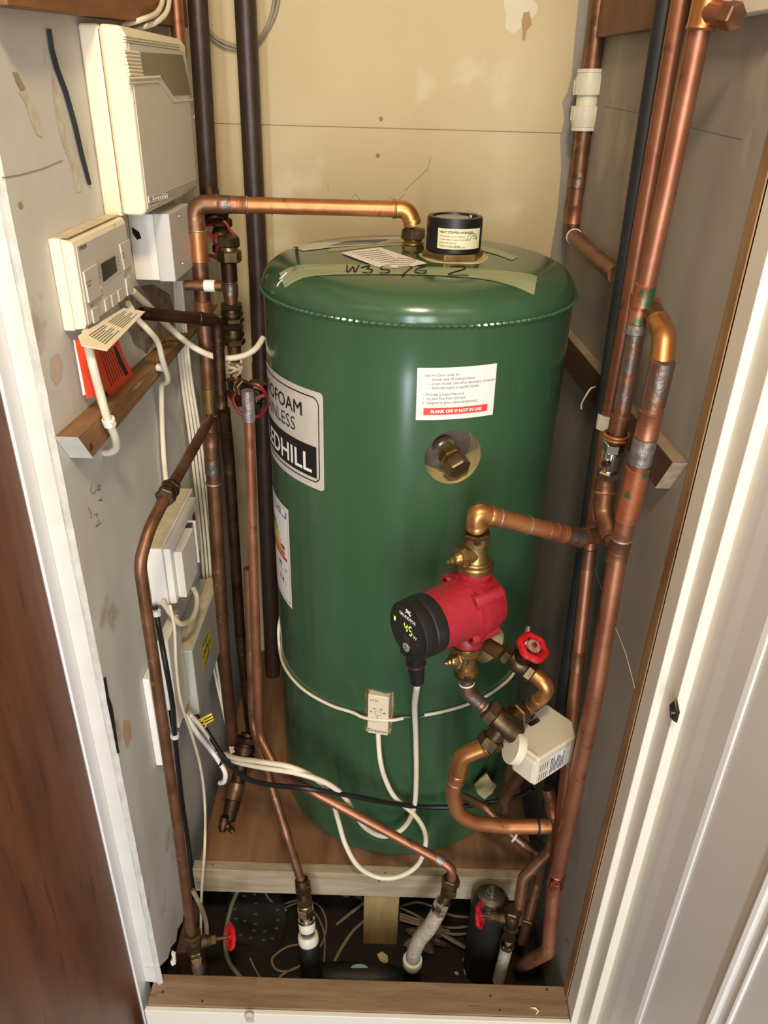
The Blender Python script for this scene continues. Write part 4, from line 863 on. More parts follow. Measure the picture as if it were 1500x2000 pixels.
# reading direction on the face: right along -sideways or sideways towards the viewer's right
ur = sideways if sideways.x > 0 else -sideways
make('face_plate', MB().lathe([(R_, 0), (R_, .0006), (0, .0006)], fr, ma, 48).obox(fr-Zv*.030+ma*.0002, ur, Zv, ma, .013, .010, .0004), M_blkg, hd)
ff = plane_fn(fr+ma*.0006, ur, Zv, ma, .0004)
mb = MB()
def seg7(mb, ch, x, y, w, h, th):
    on = {'4': 'fgbc', '5': 'afgcd'}[ch]; g = th*.7
    S7 = {'a': (g, h, w-g, h), 'g': (g, h/2, w-g, h/2), 'd': (g, 0, w-g, 0), 'f': (0, h/2+g, 0, h-g), 'b': (w, h/2+g, w, h-g), 'e': (0, g, 0, h/2-g), 'c': (w, g, w, h/2-g)}
    for k in on:
        x0, y0, x1, y1 = S7[k]
        if y0 == y1: quad_on(mb, ff, x+x0, y+y0-th/2, x+x1, y+y0+th/2)
        else: quad_on(mb, ff, x+x0-th/2, y+y0, x+x0+th/2, y+y1)
seg7(mb, '4', -.006, -.001, .0055, .012, .0014); seg7(mb, '5', .0035, -.001, .0055, .012, .0014)
make('display_digits', mb, M_glow, hd)
mb = MB(); quad_on(mb, ff, -.0275, .002, -.0262, .008); quad_on(mb, ff, -.0256, .002, -.0243, .008); make('status_light', mb, M_glow, hd)
mb = MB(); text_on(mb, 'GRUNDFOS', .0064, ff, 'C', off=.0002, x=-.001, y=.0185, sx=.95); text_on(mb, 'W', .0075, ff, 'L', off=.0001, x=.0115, y=-.002)
for pl in ([(-.004, .032), (.000, .0285), (.004, .032)], [(-.005, .0265), (0, .0305), (.005, .0265)]):
    mb.tube([ff(a, b) for a, b in pl], .0008, 5)
mb.tube([ff(-.0015, .031), ff(.0015, .031)], .0007, 5)
make('face_writing', mb, M_inkw, hd)
mb = MB(); text_on(mb, 'AUTO', .0042, ff, 'C', y=-.0095); text_on(mb, 'ADAPT', .0038, ff, 'C', y=-.0135); text_on(mb, 'III', .004, ff, 'C', x=.022, y=-.008); text_on(mb, '\u21bb', .006, ff, 'C', x=.015, y=-.024); make('face_dim_writing', mb, M_inkg, hd)
make('button', MB().lathe([(.0062, 0), (.0060, .0012), (0, .0014)], ff(0, -.0235), ma, 24), mat('silver_button', (190, 186, 178), .3, .6), hd)
mb = MB().tube([ff(-.0015, -.0205)+ma*.0014, ff(.0015, -.0235)+ma*.0014, ff(-.0015, -.0265)+ma*.0014], .0006, 5); make('button_mark', mb, M_ink, hd)
pb = fr-ma*.013-Zv*.035; pe = PY(815, 1334, pb.y)
pz = (pe-pb); pz.normalize()
pl = make('plug', MB().lathe([(.0135, 0), (.0125, .012), (.0125, .020), (.0112, .021)], pb, pz, 20).lathe([(.0110, .021), (.0105, .034), (.0085, (pe-pb).length-.001), (.006, (pe-pb).length)], pb, pz, 20), M_blk, t)
make('seal_ring', MB().lathe([(.0128, .0203), (.0132, .0209), (.0128, .0215)], pb, pz, 20), M_redd, pl)
PLUG = pe

# ------------------------------------------------------------------ gate valve with bright red wheel, mid position valve
gv = PY(1012, 1293, .835)
gd = (PY(1052, 1328, .82)-PY(975, 1270, .845)).normalized()
gate_valve('gate_valve', 'brass gate valve with a bright red wheel beside the red pump', gv, gd, (.02, -.14, 1), .0185, M_red, R=.0178, body=M_brassd, L=.046, stemL=.007, lobes=6, amp=.055, wth=.0055, spokes=3, facemat=mat('chalky_disc', (190, 168, 156), .6, col2=(150, 90, 84), scale=90))
run('copper_pipe', 'short bronze pipe from the cylinder hole to the red wheel gate valve', [lp-ln_*.03, ('Y', 955, 1262, .875), ('Y', 995, 1285, .848)], .0215, M_cuo, rad=.02)
run('copper_pipe', 'copper elbow below the red wheel gate valve turning back to the mixing valve', [('Y', 1030, 1307, .832), ('Y', 1074, 1343, .812), ('Y', 1032, 1386, .830), ('Y', 998, 1408, .835)], .0195, M_cuo, elbows={1: M_gold}, rad=.01, fits=[(0, .15, 'nut', .010, M_brassd), (2, .2, 'nut', .014, M_brassd), (1, .8, 'ring', .0014, M_brass)])
run('copper_pipe', 'soldered copper bend from the lower pump valve down to the mixing valve', [('Y', 910, 1316, YP-.004), ('Y', 913, 1352, YP-.006), ('Y', 962, 1396, YP-.01)], .0185, M_flux, elbows={1: M_flux}, fits=[(0, .5, 'ring', .0016, M_paper), (1, .62, 'ring', .0014, M_sold), (1, .85, 'sleeve', .016, M_cur)])
A = PY(955, 1388, .808); Bv = PY(1008, 1432, .790); Cc = PY(955, 1450, .79)
t = thing('motorised_valve', Cc, 'dark brass three port valve carrying the ivory actuator box', 'valve')
da = (Bv-A).normalized(); ctr = A+(Bv-A)*.55
make('body', MB().lathe([(.0125, 0), (.0125, .010), (.0165, .012), (.0165, (Bv-A).length), (.0125, (Bv-A).length+.006)], A, da, 22), M_brassd, t)
make('nut', MB().hexn(A-da*.004, A+da*.012, .0185), M_brassd, t)
e3 = (PY(1026, 1386, .832)-ctr).normalized(); make('outlet', MB().lathe([(.012, .006), (.012, .034), (.0135, .036), (.0135, .044)], ctr, e3, 20), M_brassd, t); make('nut', MB().hexn(ctr+e3*.026, ctr+e3*.040, .0175), M_brassd, t)
e4 = (PY(948, 1462, .79)-ctr).normalized(); l4 = (PY(948, 1462, .79)-ctr).length
make('outlet', MB().lathe([(.013, .006), (.013, l4*.8), (.0115, l4)], ctr, e4, 20), M_brassd, t); make('nut', MB().hexn(ctr+e4*l4*.55, ctr+e4*l4*.9, .0185, rot=.2), M_brassd, t)
# actuator box: top outline on its own level plane, extruded down
k0 = PY(1052, 1484, .765); zt = k0.z
TP = [PZ(x, y, zt) for x, y in ((1052, 1484), (1006, 1450), (1018, 1422), (1013, 1416), (1022, 1408), (1016, 1403), (1068, 1374), (1118, 1408), (1125, 1438))]
act = make('actuator_box', MB().prism(TP[::-1], (0, 0, -.052)), M_act, t, bevel=.0035, bseg=3, label='ivory plastic actuator box')
r0, r1 = TP[1], TP[0]; nrm = Vector((0, 0, 1))
inn = Vector(((TP[6]+TP[0])/2)); 
v_r = (TP[8]-TP[0]).normalized(); n_r = v_r.cross(Zv).normalized(); n_r = n_r if n_r.y < 0 else -n_r
fr_ = plane_fn(TP[0]+Vector((0, 0, -.052)), v_r, Zv, n_r, .0004); wr_ = (TP[8]-TP[0]).length
mb = MB()
for row in (0, 1):
    for k in range(4): quad_on(mb, fr_, .007+.0045*k, .006+.018*row, .0081+.0045*k, .018+.018*row)
make('vent_slots', mb, M_ink, act)
lbm = MB(); quad_on(lbm, fr_, .026, .004, wr_-.003, .042); lb_ = make('rating_label', lbm, M_paper, act)
fr2 = plane_fn(TP[0]+Vector((0, 0, -.052)), v_r, Zv, n_r, .0008); mb = MB()
for k in range(9): quad_on(mb, fr2, .028+.0032*k, .006+(k % 3)*.002, .0295+.0032*k, .038-(k % 4)*.003)
text_on(mb, 'CE', .006, fr2, x=.029, y=.034)
make('label_writing', mb, M_ink, lb_)
v_l = (TP[1]-TP[0]).normalized(); n_l = v_l.cross(Zv).normalized(); n_l = n_l if n_l.y < 0 else -n_l
cl_ = (TP[0]+TP[1])/2
make('side_plate', MB().obox(cl_+n_l*.001-Zv*.028, v_l, Zv, n_l, (TP[1]-TP[0]).length*.42, .020, .0025), M_act, act, bevel=.002)
make('raised_edge', MB().tube([TP[1]+Zv*.001+v_l*(-.004), TP[0]+Zv*.001+v_l*.004], .0035, 12), M_act, act)
q = PZ(1042, 1412, zt); ud = (TP[6]-TP[5]).normalized(); mb = MB(); mb.obox(q+Zv*.0006, ud, Zv.cross(ud), Zv, .0085, .0035, .0003); make('lever_slot', mb, M_ink, act)
make('lever', MB().obox(q+Zv*.0014, ud, Zv.cross(ud), Zv, .0060, .0008, .0010).obox(q+ud*.007+Zv*.0014, ud, Zv.cross(ud), Zv, .0035, .0030, .0008), M_steel, act)
dc = PY(1003, 1462, .775); da_ = (PY(1020, 1474, .775)-dc).normalized()
make('base_disc', MB().lathe([(.0225, 0), (.0235, .002), (.0235, .012), (.020, .014)], dc-da_*.006, Vector((.8, .1, -.35)), 32), M_act, act)
run('copper_pipe', 'bright copper pipe sweeping in a hook from the mixing valve under the actuator', [('Y', 962, 1452, .79), ('Y', 903, 1476, .79), ('Y', 884, 1545, .79), ('Y', 893, 1590, .79), ('Y', 930, 1608, .792), ('Y', 990, 1614, .797), ('Y', 1074, 1614, .80)], .0225, M_cu, elbows={1: M_gold}, rad=.05, fits=[(1, .72, 'ring', .0012, M_sold), (5, .72, 'ring', .0018, M_slate)])
run('copper_pipe', 'brown copper pipe rising behind the hook pipe on the lower right', [('Y', 1070, 1540, .86), ('Y', 1085, 1612, .84), ('Y', 1076, 1660, .83), ('Y', 1022, 1714, .82), ('Y', 1010, 1800, .80)], .0190, M_cuo, rad=.025, fits=[(0, .15, 'ring', .0014, M_brass), (0, .55, 'couple', .022, M_cur)])
run('copper_pipe', 'thin copper pipe slanting across the platform corner on the lower right', [('Y', 905, 1556, .93), ('Y', 950, 1578, .90), ('Y', 1005, 1635, .88), ('Y', 1048, 1668, .86)], .0150, M_cuo, rad=.02, fits=[(2, .0, 'ring', .002, M_paper), (2, .55, 'couple', .018, M_cuo)])
run('copper_pipe', 'dark copper pipe passing down the gap beside the platform', [('Y', 1058, 1668, .86), ('Y', 1050, 1720, .86), ('Y', 1032, 1790, .84), ('Y', 1020, 1840, .83)], .0185, M_cuo, rad=.03, fits=[(2, .1, 'nut', .012, M_brassd)])
run('copper_pipe', 'copper pipe angled up behind the ivory actuator box', [('Y', 1025, 1500, .90), ('Y', 985, 1560, .92), ('Y', 986, 1600, .92)], .019, M_cuo, rad=.01)
# ------------------------------------------------------------------ boxes on the left wall
UY = Vector((0, 1, 0)); UX = Vector((1, 0, 0))
def xpoly(mb, pts, X, mi=0):
    mb.add([PX(x, y, X) for x, y in pts], [tuple(range(len(pts)))], mi); return mb
X2 = -.295
t = thing('alarm_panel', (XL, .965, 1.356), 'large cream alarm control panel with olive window on the upper left wall', 'alarm panel')
ztop = 1.553
make('back_case', MB().box((XL+.0004, .963, 1.358), (-.322, 1.235, ztop)), M_cream_pl, t, bevel=.004, bseg=3)
mb = MB().prism([Vector((-.3225, y, z)) for y, z in ((.9655, 1.362), (1.232, 1.362), (1.232, ztop-.001), (.9655, ztop-.001))], (.014, 0, 0))
pr = [(-.3225, 1.360), (-.300, 1.3595), (-.295, 1.364), (X2, ztop-.010), (-.301, ztop-.001), (-.3225, ztop)]
fcv = make('front_cover', MB().prism([Vector((x, .9665, z)) for x, z in pr], (0, .266, 0)), M_cream_pl, t, bevel=.0035, bseg=3)
plt = make('face_panel', MB().box((X2, .972, 1.366), (X2+.0012, 1.226, ztop-.016)), M_grey_pl, t, bevel=.0006)
XF = X2+.0016
mb = MB(); xpoly(mb, [(275, 102), (357, 107), (373, 185), (340, 187), (315, 150), (280, 147)], XF); make('window', mb, M_olive, t)
mb = MB().tube([PX(x, y, XF) for x, y in ((250, 163), (309, 159), (318, 168), (338, 198), (376, 195))], .0011, 8)
mb.tube([PX(x, y, XF) for x, y in ((250, 154), (312, 150))], .0016, 8); make('cover_ridge', mb, M_cream_pl, t)
for k in range(7):
    y = 102+7.3*k; make('vent_rib', MB().tube([PX(x, yy, XF-.0006) for x, yy in ((242+1.6*k, y-1), (269+1.6*k, y+1.2))], .0018, 8), M_cream_pl, t)
for k in range(3):
    make('groove', MB().tube([PX(x, yy, XF-.0003) for x, yy in ((240, 72+5*k), (352, 88+5*k))], .0003, 5), M_inkg, t)
    make('groove', MB().tube([PX(x, yy, XF-.0003) for x, yy in ((292, 400-5*k), (388, 360-5*k))], .0003, 5), M_inkg, t)
mb = MB(); P = [PX(x, y, XF) for x, y in ((290, 384), (326, 377), (327, 388), (291, 396))]; mb.tube(P, .0004, 5, closed=True); mb.tube([PX(x, y, XF) for x, y in ((299, 383), (300, 394))], .0004, 5)
[mb.tube([PX(303+3.4*k, 391-.7*k, XF), PX(303.6+3.4*k, 385-.7*k-(k%3), XF)], .0004, 5) for k in range(7)]; make('face_badge', mb, M_white_pl, t)
make('seam', MB().tube([Vector((-.3222, .9628, z)) for z in (1.362, 1.548)], .0004, 5), M_inkg, t)
for x, y in ((262, 197), (379, 228)): make('screw_dimple', MB().lathe([(.0018, 0), (.0022, .0006), (0, .001)], PX(x, y, XF-.0008), (1, 0, 0), 10), M_white_pl, t)
t = thing('junction_box', (XL, 1.05, 1.266), 'pale grey metal junction box directly below the alarm panel', 'junction box')
make('case', MB().box((XL+.0004, 1.048, 1.2665), (-.312, 1.150, 1.350)), M_white_pl, t, bevel=.001)
make('lid', MB().box((-.3118, 1.046, 1.2655), (-.2905, 1.152, 1.351)), M_met, t, bevel=.0015)
for x, y in ((350, 422), (357, 515)): make('screw', MB().lathe([(.0022, 0), (.002, .0008), (0, .0008)], PX(x, y, -.2904), UX, 10), M_chrome, t)
mb = MB(); text_on(mb, 'MAINS', .0055, plane_fn(PX(343, 462, -.2903), Vector((0, .0, -1)), UY, UX, .0003)); make('lid_writing', mb, M_white_pl, t)
make('cable_hole', MB().add([Vector((XL+a, 1.0476, z)) for a, z in ((.004, 1.334), (.013, 1.328), (.015, 1.320), (.009, 1.318), (.004, 1.326))], [(0, 1, 2, 3, 4)]), M_hole, t)

XP = -.3205
t = thing('heating_programmer', (XL, .795, 1.267), 'cream heating programmer with dark screen and opened flap on the left wall', 'programmer')
yR = PX(243, 418, XP).y
make('back_case', MB().box((XL+.0004, .7955, 1.2675), (-.333, yR+.0, 1.3605)), M_cream_pl, t, bevel=.0015)
make('front_case', MB().prism([Vector((x, .7975, z)) for x, z in ((-.333, 1.2685), (-.3225, 1.270), (XP, 1.275), (XP, 1.352), (-.3225, 1.3575), (-.333, 1.3595))], (0, yR-.7985, 0)), M_cream_pl, t, bevel=.001)
fp = make('face_panel', MB().box((XP, .803, 1.273), (XP+.0008, yR-.006, 1.352)), M_grey_pl, t)
mb = MB().box((XL+.004, .80, 1.3606), (-.326, yR-.004, 1.3610)); make('dust_layer', mb, M_dust, t)
XQ = XP+.0012
mb = MB(); xpoly(mb, [(186, 519), (231, 492), (237, 530), (197, 562), (190, 560)], XQ); sp = make('screen_surround', mb, M_met, t)
mb = MB(); xpoly(mb, [(197, 516), (225, 499), (229, 530), (202, 551)], XQ+.0004); make('screen', mb, M_lcd, t)
def key(pts, lab):
    P = [PX(x, y, XQ) for x, y in pts]; return make('button', MB().prism(P, (.0022, 0, 0)), M_grey_pl, t, bevel=.0005, label=lab)
key([(160, 531), (186, 514), (195, 577), (171, 592)], 'wide grey advance button'); key([(231, 477), (250, 467), (254, 519), (241, 527)], 'right grey advance button')
for pts in ([(176, 605), (187, 598), (191, 625), (181, 632)], [(201, 585), (209, 580), (213, 603), (205, 609)], [(214, 577), (222, 572), (226, 594), (218, 600)], [(227, 568), (236, 562), (239, 584), (231, 590)], [(243, 545), (252, 538), (256, 572), (247, 578)]): key(pts, 'small square programmer button')
fq = lambda x, y: plane_fn(PX(x, y, XQ), UY, Vector((0, .0, 1)), UX, .0003)
mb = MB(); text_on(mb, 'Lifestyle', .0062, fq(155, 489), off=.0001); text_on(mb, 'LP722', .0042, fq(221, 444)); 
for s, x, y in (('SELECT', 177, 601), ('SET', 199, 578), ('RESET', 243, 540)): text_on(mb, s, .0026, fq(x, y))
text_on(mb, 'HOT WATER', .003, plane_fn(PX(167, 556, XQ+.0022), UY, Vector((0, 0, 1)), UX), sx=.9); text_on(mb, 'ADVANCE', .003, plane_fn(PX(169, 563, XQ+.0022), UY, Vector((0, 0, 1)), UX), sx=.9)
text_on(mb, 'HEATING', .003, plane_fn(PX(237, 499, XQ+.0022), UY, Vector((0, 0, 1)), UX), sx=.8); text_on(mb, 'ADVANCE', .003, plane_fn(PX(238, 506, XQ+.0022), UY, Vector((0, 0, 1)), UX), sx=.8)
text_on(mb, '-', .006, fq(216, 590)); text_on(mb, '+', .006, fq(229, 580))
make('face_writing', mb, M_ink, fp)
mb = MB()
for k in range(4): text_on(mb, ('ON', 'ONCE', 'AUTO', 'OFF')[k], .0026, fq(193, 527+9*k)); text_on(mb, ('ON', 'ONCE', 'AUTO', 'OFF')[k], .0026, fq(229, 505+8*k))
make('mode_writing', mb, M_inkb, fp)
make('indicator', MB().lathe([(.0018, 0), (.0014, .001), (0, .0014)], PX(197, 561, XQ), UX, 12), M_glowr, fp)
h0 = PX(153, 655, -.3195); h1 = PX(241, 601, -.3195); o0 = PX(210, 684, -.292)
fn_ = (h1-h0).cross(o0-h0).normalized()
def onflap(x, y): d = bearing(x, y); return O+d*((h0-O).dot(fn_)/d.dot(fn_))
o1 = onflap(284, 608); o00 = onflap(160, 674)
fl = make('flap', MB().prism([h0, o00, o0, o1, h1], (fn_ if fn_.z < 0 else -fn_)*.0016), M_cream_pl, t, bevel=.0004)
mb = MB()
def fpt(a, b):      # a along the flap 0..1, b from the hinge 0..1
    A = (153+(241-153)*a, 655+(601-655)*a); B = (205+(280-205)*a, 684+(609-684)*a); return onflap(A[0]+(B[0]-A[0])*b, A[1]+(B[1]-A[1])*b)-(fn_ if fn_.z < 0 else -fn_)*.0004
for a0, a1 in ((.10, .46), (.54, .92)):
    for k in range(7):
        b = .22+.10*k; e_ = a1-(.10 if k in (2, 5) else 0); mb.add([fpt(a0, b), fpt(e_, b), fpt(e_, b+.035), fpt(a0, b+.035)], [(0, 1, 2, 3)])
make('flap_writing', mb, M_inkg, fl)
# broken plaster between the programmer and the batten
P = [PX(x, y, XL)+Vector((.0008, 0, 0)) for x, y in ((228, 574), (252, 560), (300, 556), (330, 575), (342, 620), (330, 660), (300, 668), (286, 690), (262, 672), (248, 640), (236, 610))]
make('broken_plaster', MB().add(P, [tuple(range(len(P)))]), mat('broken_plaster', (158, 146, 128), .9, col2=(104, 92, 78), scale=50, bump=1, bscale=60), wl)
# instruction cards hanging below the programmer
def card(label, pts, X, m, thick=.0006, lines=None, extra=None, name='instruction_card', dirv=UX):
    P = [PX(x, y, X_) for (x, y), X_ in zip(pts, X)]
    o = make(name, MB().prism(P, dirv*thick), m); tag(o, label, 'card', 'cards under the programmer'); del o['group']
    return o
card('white card at the back of the cards hung under the programmer', [(143, 664), (152, 664), (168, 770), (162, 772)], (XL+.003, XL+.006, XL+.006, XL+.003), M_paper)
o = card('orange instruction card seen almost edge on beside the white card', [(146, 664), (164, 664), (186, 772), (169, 779)], (XL+.008, XL+.014, XL+.014, XL+.008), M_orange)
o = card('orange folded card hanging lowest behind the thick white cable', [(160, 667), (170, 668), (199, 789), (191, 791)], (XL+.016, XL+.020, XL+.020, XL+.016), M_orange)
XC_ = XL+.010
o = card('orange instruction card facing out with a thick black bar', [(178, 676), (231, 664), (240, 692), (262, 736), (216, 775), (205, 762)], (XC_,)*6, M_orange)
def onc(pts, X=XC_+.0010): return [PX(x, y, X) for x, y in pts]
mb = MB().add(onc([(221, 678), (226, 675), (240, 706), (251, 729), (246, 734), (233, 712)]), [(0, 1, 2, 3, 4, 5)])
for k in range(6):
    x0 = 196+4.2*k
    q = onc([(x0-1, 688-1.2*k), (x0+22, 754-4*k), (x0+22.9, 753.4-4*k), (x0-.1, 687.6-1.2*k)]); mb.add(q, [(0, 1, 2, 3)])
bb = Vector(o['_w'])
me_o = MB(); me_o = mb; c2 = make('card_writing', me_o, M_ink, o)

# white switched unit, grey box, blank plates
t = thing('switch_unit', (XL, .93, .815), 'white switch unit with a square switch and dusty top behind the bent copper pipe', 'switch')
make('back_box', MB().box((XL+.0004, .932, .8155), (-.3195, 1.125, .914)), M_white_pl, t, bevel=.002)
make('dusty_top', MB().box((XL+.002, .934, .9141), (-.322, 1.122, .9145)), M_dust, t)
make('front_plate', MB().box((-.3193, .936, .8165), (-.3085, 1.10, .912)), M_white_pl, t, bevel=.002)
sw = make('switch_block', MB().box((-.3083, .948, .820), (-.296, 1.02, .900)), M_white_pl, t, bevel=.0015)
make('dark_window', MB().box((-.3082, 1.0205, .828), (-.300, 1.036, .900)), M_lcd, t)
make('switch_bar', MB().box((-.3082, 1.0365, .826), (-.2965, 1.040, .902)), M_white_pl, t)
make('neon_window', MB().box((-.3083, 1.065, .868), (-.3075, 1.078, .895)), mat('dark_red_neon', (92, 16, 22), .3), t)
q = Vector((-.3083, 1.055, .862)); make('switch_dolly', MB().add([q+Vector((0, -.006, -.010)), q+Vector((0, .008, -.010)), q+Vector((0, .004, .012)), q+Vector((.007, -.004, -.009))], [(0, 2, 1), (0, 1, 3), (1, 2, 3), (2, 0, 3)]), M_white_pl, t)
t = thing('wiring_box', (XL, .975, .558), 'pale grey wiring centre box with a yellow warning label on the left wall', 'wiring box')
make('back_case', MB().box((XL+.0004, .977, .560), (-.330, 1.185, .694)), M_gbox, t, bevel=.0015)
make('lid', MB().box((-.3298, .974, .558), (-.3065, 1.188, .696)), M_gbox, t, bevel=.003, bseg=3)
make('dusty_top', MB().box((-.328, .980, .6961), (-.309, 1.184, .6965)), M_dust, t)
XG = -.3063
mb = MB(); xpoly(mb, [(392, 1270), (409, 1222), (413, 1262), (396, 1312)], XG); wl_ = make('warning_label', mb, M_inky, t)
mb = MB()
for pp in ([(397, 1285), (404, 1262), (402, 1250)], [(400, 1298), (408, 1272), (406, 1260)], [(396, 1262), (407, 1236)], [(399, 1274), (411, 1248)]): mb.tube([PX(x, y, XG+.0003) for x, y in pp], .0006, 5)
make('label_writing', mb, M_ink, wl_)
for pp in ([(357, 1352), (362, 1360), (368, 1357), (366, 1366), (371, 1372), (362, 1373), (356, 1378), (355, 1366)], [(358, 1376), (366, 1374), (372, 1380), (378, 1384), (370, 1388), (362, 1392), (360, 1384)]):
    mb = MB().add([PY(x, y, .9736) for x, y in pp], [tuple(range(len(pp)))]); make('brown_residue', mb, mat('brown_residue', (176, 136, 92), .8), t)
tag(make('blank_plate', MB().box((XL+.0004, .848, .572), (-.334, 1.02, .745)), M_white_pl, bevel=.002), 'flat white blank plate low on the left wall behind the copper pipe', 'plate')
tag(make('socket_box', MB().box((-.3338, .90, .60), (-.318, .966, .775)).box((-.3338, .9, .60), (-.322, .968, .64)), M_white_pl, bevel=.002), 'small white raised box standing proud of the blank plate on the left wall', 'box')

# ------------------------------------------------------------------ cables
cable('electric_cable', 'outer white cable curling over the top of the alarm panel', [('X', 238, 50, -.336), ('X', 280, 37, -.313), ('X', 307, 24, -.31), ('X', 318, -4, -.315), ('X', 316, -40, -.315), PX(316, -40, -.315)+Vector((0, 0, .05)), PX(316, -40, -.315)+Vector((0, 0, .3)), PX(316, -40, -.315)+Vector((0, 0, .80))], .0065, M_cable)
cable('electric_cable', 'inner white cable curling over the alarm panel next to the brown pipe', [('X', 262, 58, -.334), ('X', 302, 45, -.310), ('X', 325, 24, -.305), ('X', 331, -6, -.31), ('X', 330, -40, -.31), PX(330, -40, -.31)+Vector((0, 0, .05)), PX(330, -40, -.31)+Vector((0, 0, .3)), PX(330, -40, -.31)+Vector((0, 0, .80))], .0065, M_cable)
cable('electric_cable', 'thin grey cable looping across the top of the back wall', [PY(362, -60, 1.485)+Vector((0, 0, .70)), PY(362, -60, 1.485)+Vector((0, 0, .30)), PY(364, -60, 1.485)+Vector((0, 0, .08)), (370, -40, 1.485), (396, 34, 1.485), (415, 68, 1.488), (445, 86, 1.488), (478, 92, 1.488), (508, 74, 1.488), (528, 36, 1.488), (537, -10, 1.488), (541, -60, 1.488), PY(543, -60, 1.488)+Vector((0, 0, .06)), PY(543, -60, 1.488)+Vector((0, 0, .25)), PY(543, -60, 1.488)+Vector((0, 0, .70))], .0055, M_cabled)
cable('electric_cable', 'second grey cable loop lying just inside the first on the back wall', [PY(354, -60, 1.492)+Vector((0, 0, .70)), PY(354, -60, 1.492)+Vector((0, 0, .30)), PY(356, -60, 1.492)+Vector((0, 0, .08)), (366, -30, 1.492), (398, 50, 1.492), (418, 78, 1.492), (446, 94, 1.492), (478, 97, 1.492), (505, 84, 1.492), (534, 36, 1.492), (545, -10, 1.492), (549, -60, 1.492), PY(551, -60, 1.492)+Vector((0, 0, .06)), PY(551, -60, 1.492)+Vector((0, 0, .25)), PY(551, -60, 1.492)+Vector((0, 0, .70))], .0055, M_cabled)
run('copper_pipe', 'copper pipe stub rising behind the cables at the upper left', [('Y', 340, -50, 1.28), ('Y', 352, 110, 1.28)], .020, M_cur)
lb_n = ['leftmost', 'second from left', 'third from left', 'rightmost']
for i in range(4):
    dx = i*7-8
    pts = [(346+dx*.6, 548, 1.20), (352+dx*.8, 640, 1.20), (362+dx*.9, 740, 1.20), (378+dx, 850, 1.20), (391+dx, 960, 1.20), (401+dx, 1060, 1.20), (410+dx+(3 if i == 3 else 0), 1170, 1.20), (424+dx*.9+(8 if i > 1 else 0), 1300, 1.19), (446+dx*.4, 1420, 1.16), (456+dx*.3, 1482, 1.13)]
    cable('electric_cable', '%s of four thin cream cables dropping down the left corner' % lb_n[i], pts, .0052, M_cable, per=6)
cable('electric_cable', 'thick white cable dropping from the programmer over the batten end', [('X', 168, 648, -.325), ('X', 178, 700, -.312), ('X', 195, 765, -.312), ('X', 209, 815, -.311), ('X', 224, 850, -.311), ('X', 228, 872, -.318), ('X', 218, 882, -.330), ('X', 206, 884, -.342)], .0095, M_cable)
q = PX(213, 824, -.311); ax = (PX(195, 765, -.312)-PX(224, 850, -.311)).normalized()
t = thing('cable_clip', q, 'white round clip holding the thick white cable on the left batten', 'clip')
make('band', MB().lathe([(.0052, -.004), (.0072, -.004), (.0072, .004), (.0052, .004)], q, ax, 20), M_white_pl, t); make('nail_head', MB().lathe([(.0030, 0), (.0030, .003), (.0014, .003), (.0014, .002), (0, .002)], q+Vector((.003, -.0065, -.001)), (.2, -1, .1), 12), M_white_pl, t)
cable('electric_cable', 'white cable bending off the left batten beside a loose white clip', [('X', 250, 592, -.330), ('X', 268, 622, -.315), ('X', 290, 645, -.305), ('X', 308, 668, -.302), ('X', 318, 705, -.304), ('X', 328, 737, -.308), ('X', 325, 747, -.316), ('X', 316, 756, -.330), ('X', 317, 830, -.338), ('X', 320, 890, -.338), ('X', 325, 945, -.338)], .0078, M_cable)
q = PX(307, 717, -.319); tag(make('cable_clip', MB().lathe([(.0035, 0), (.0055, .001), (.0050, .006), (.0055, .008), (0, .009)], q, (1, -.3, 0), 8), M_white_pl), 'loose white cable clip sticking out of the left batten', 'clip')
cable('electric_cable', 'cream cable sagging from the programmer behind the dark elbow to the cylinder', [('X', 258, 568, -.330), ('Y', 290, 598, 1.03), ('Y', 340, 648, 1.12), ('Y', 385, 682, 1.12), ('Y', 430, 699, 1.13), ('Y', 472, 696, 1.14), ('Y', 498, 682, 1.15), ('Y', 514, 660, 1.17)], .0095, M_cable)
cable('electric_cable', 'white cable looping from the switch unit to the wiring box', [('X', 318, 1176, -.325), ('X', 335, 1200, -.318), ('X', 352, 1218, -.310), ('X', 372, 1212, -.305), ('X', 383, 1190, -.305), ('X', 384, 1165, -.310), ('X', 376, 1145, -.316)], .0085, M_cable)
cable('electric_cable', 'thin cream cable trailing from the switch unit down to the floor', [('X', 332, 1182, -.312), ('X', 341, 1230, -.302), ('X', 344, 1300, -.301), ('X', 353, 1370, -.300), ('X', 373, 1430, -.300), ('X', 392, 1500, -.300), ('X', 400, 1570, -.300), ('Y', 400, 1650, .86), ('Y', 394, 1740, .855), ('Y', 392, 1830, .85)], .0048, M_cable)
cable('electric_cable', 'black cable clipped down the left wall behind the bent copper pipe', [('X', 302, 1184, -.338), ('X', 310, 1225, -.330), ('X', 322, 1290, -.312), ('X', 336, 1370, -.312), ('X', 341, 1430, -.325), ('X', 346, 1480, -.330), ('X', 356, 1570, -.338), ('X', 368, 1650, -.335), ('X', 378, 1740, -.330)], .0080, M_cableb)
for (x, y, X_), l in (((306, 1197, -.334), 'white cable clip on the black cable just under the switch unit'), ((342, 1437, -.326), 'white cable clip on the black cable below the wiring box')):
    q = PX(x, y, X_); tag(make('cable_clip', MB().lathe([(.0043, -.004), (.0062, -.004), (.0062, .004), (.0043, .004)], q, (0, .1, 1), 14).box((q.x-.010, q.y-.003, q.z-.0035), (q.x-.004, q.y+.003, q.z+.0035)), M_white_pl), l, 'clip')
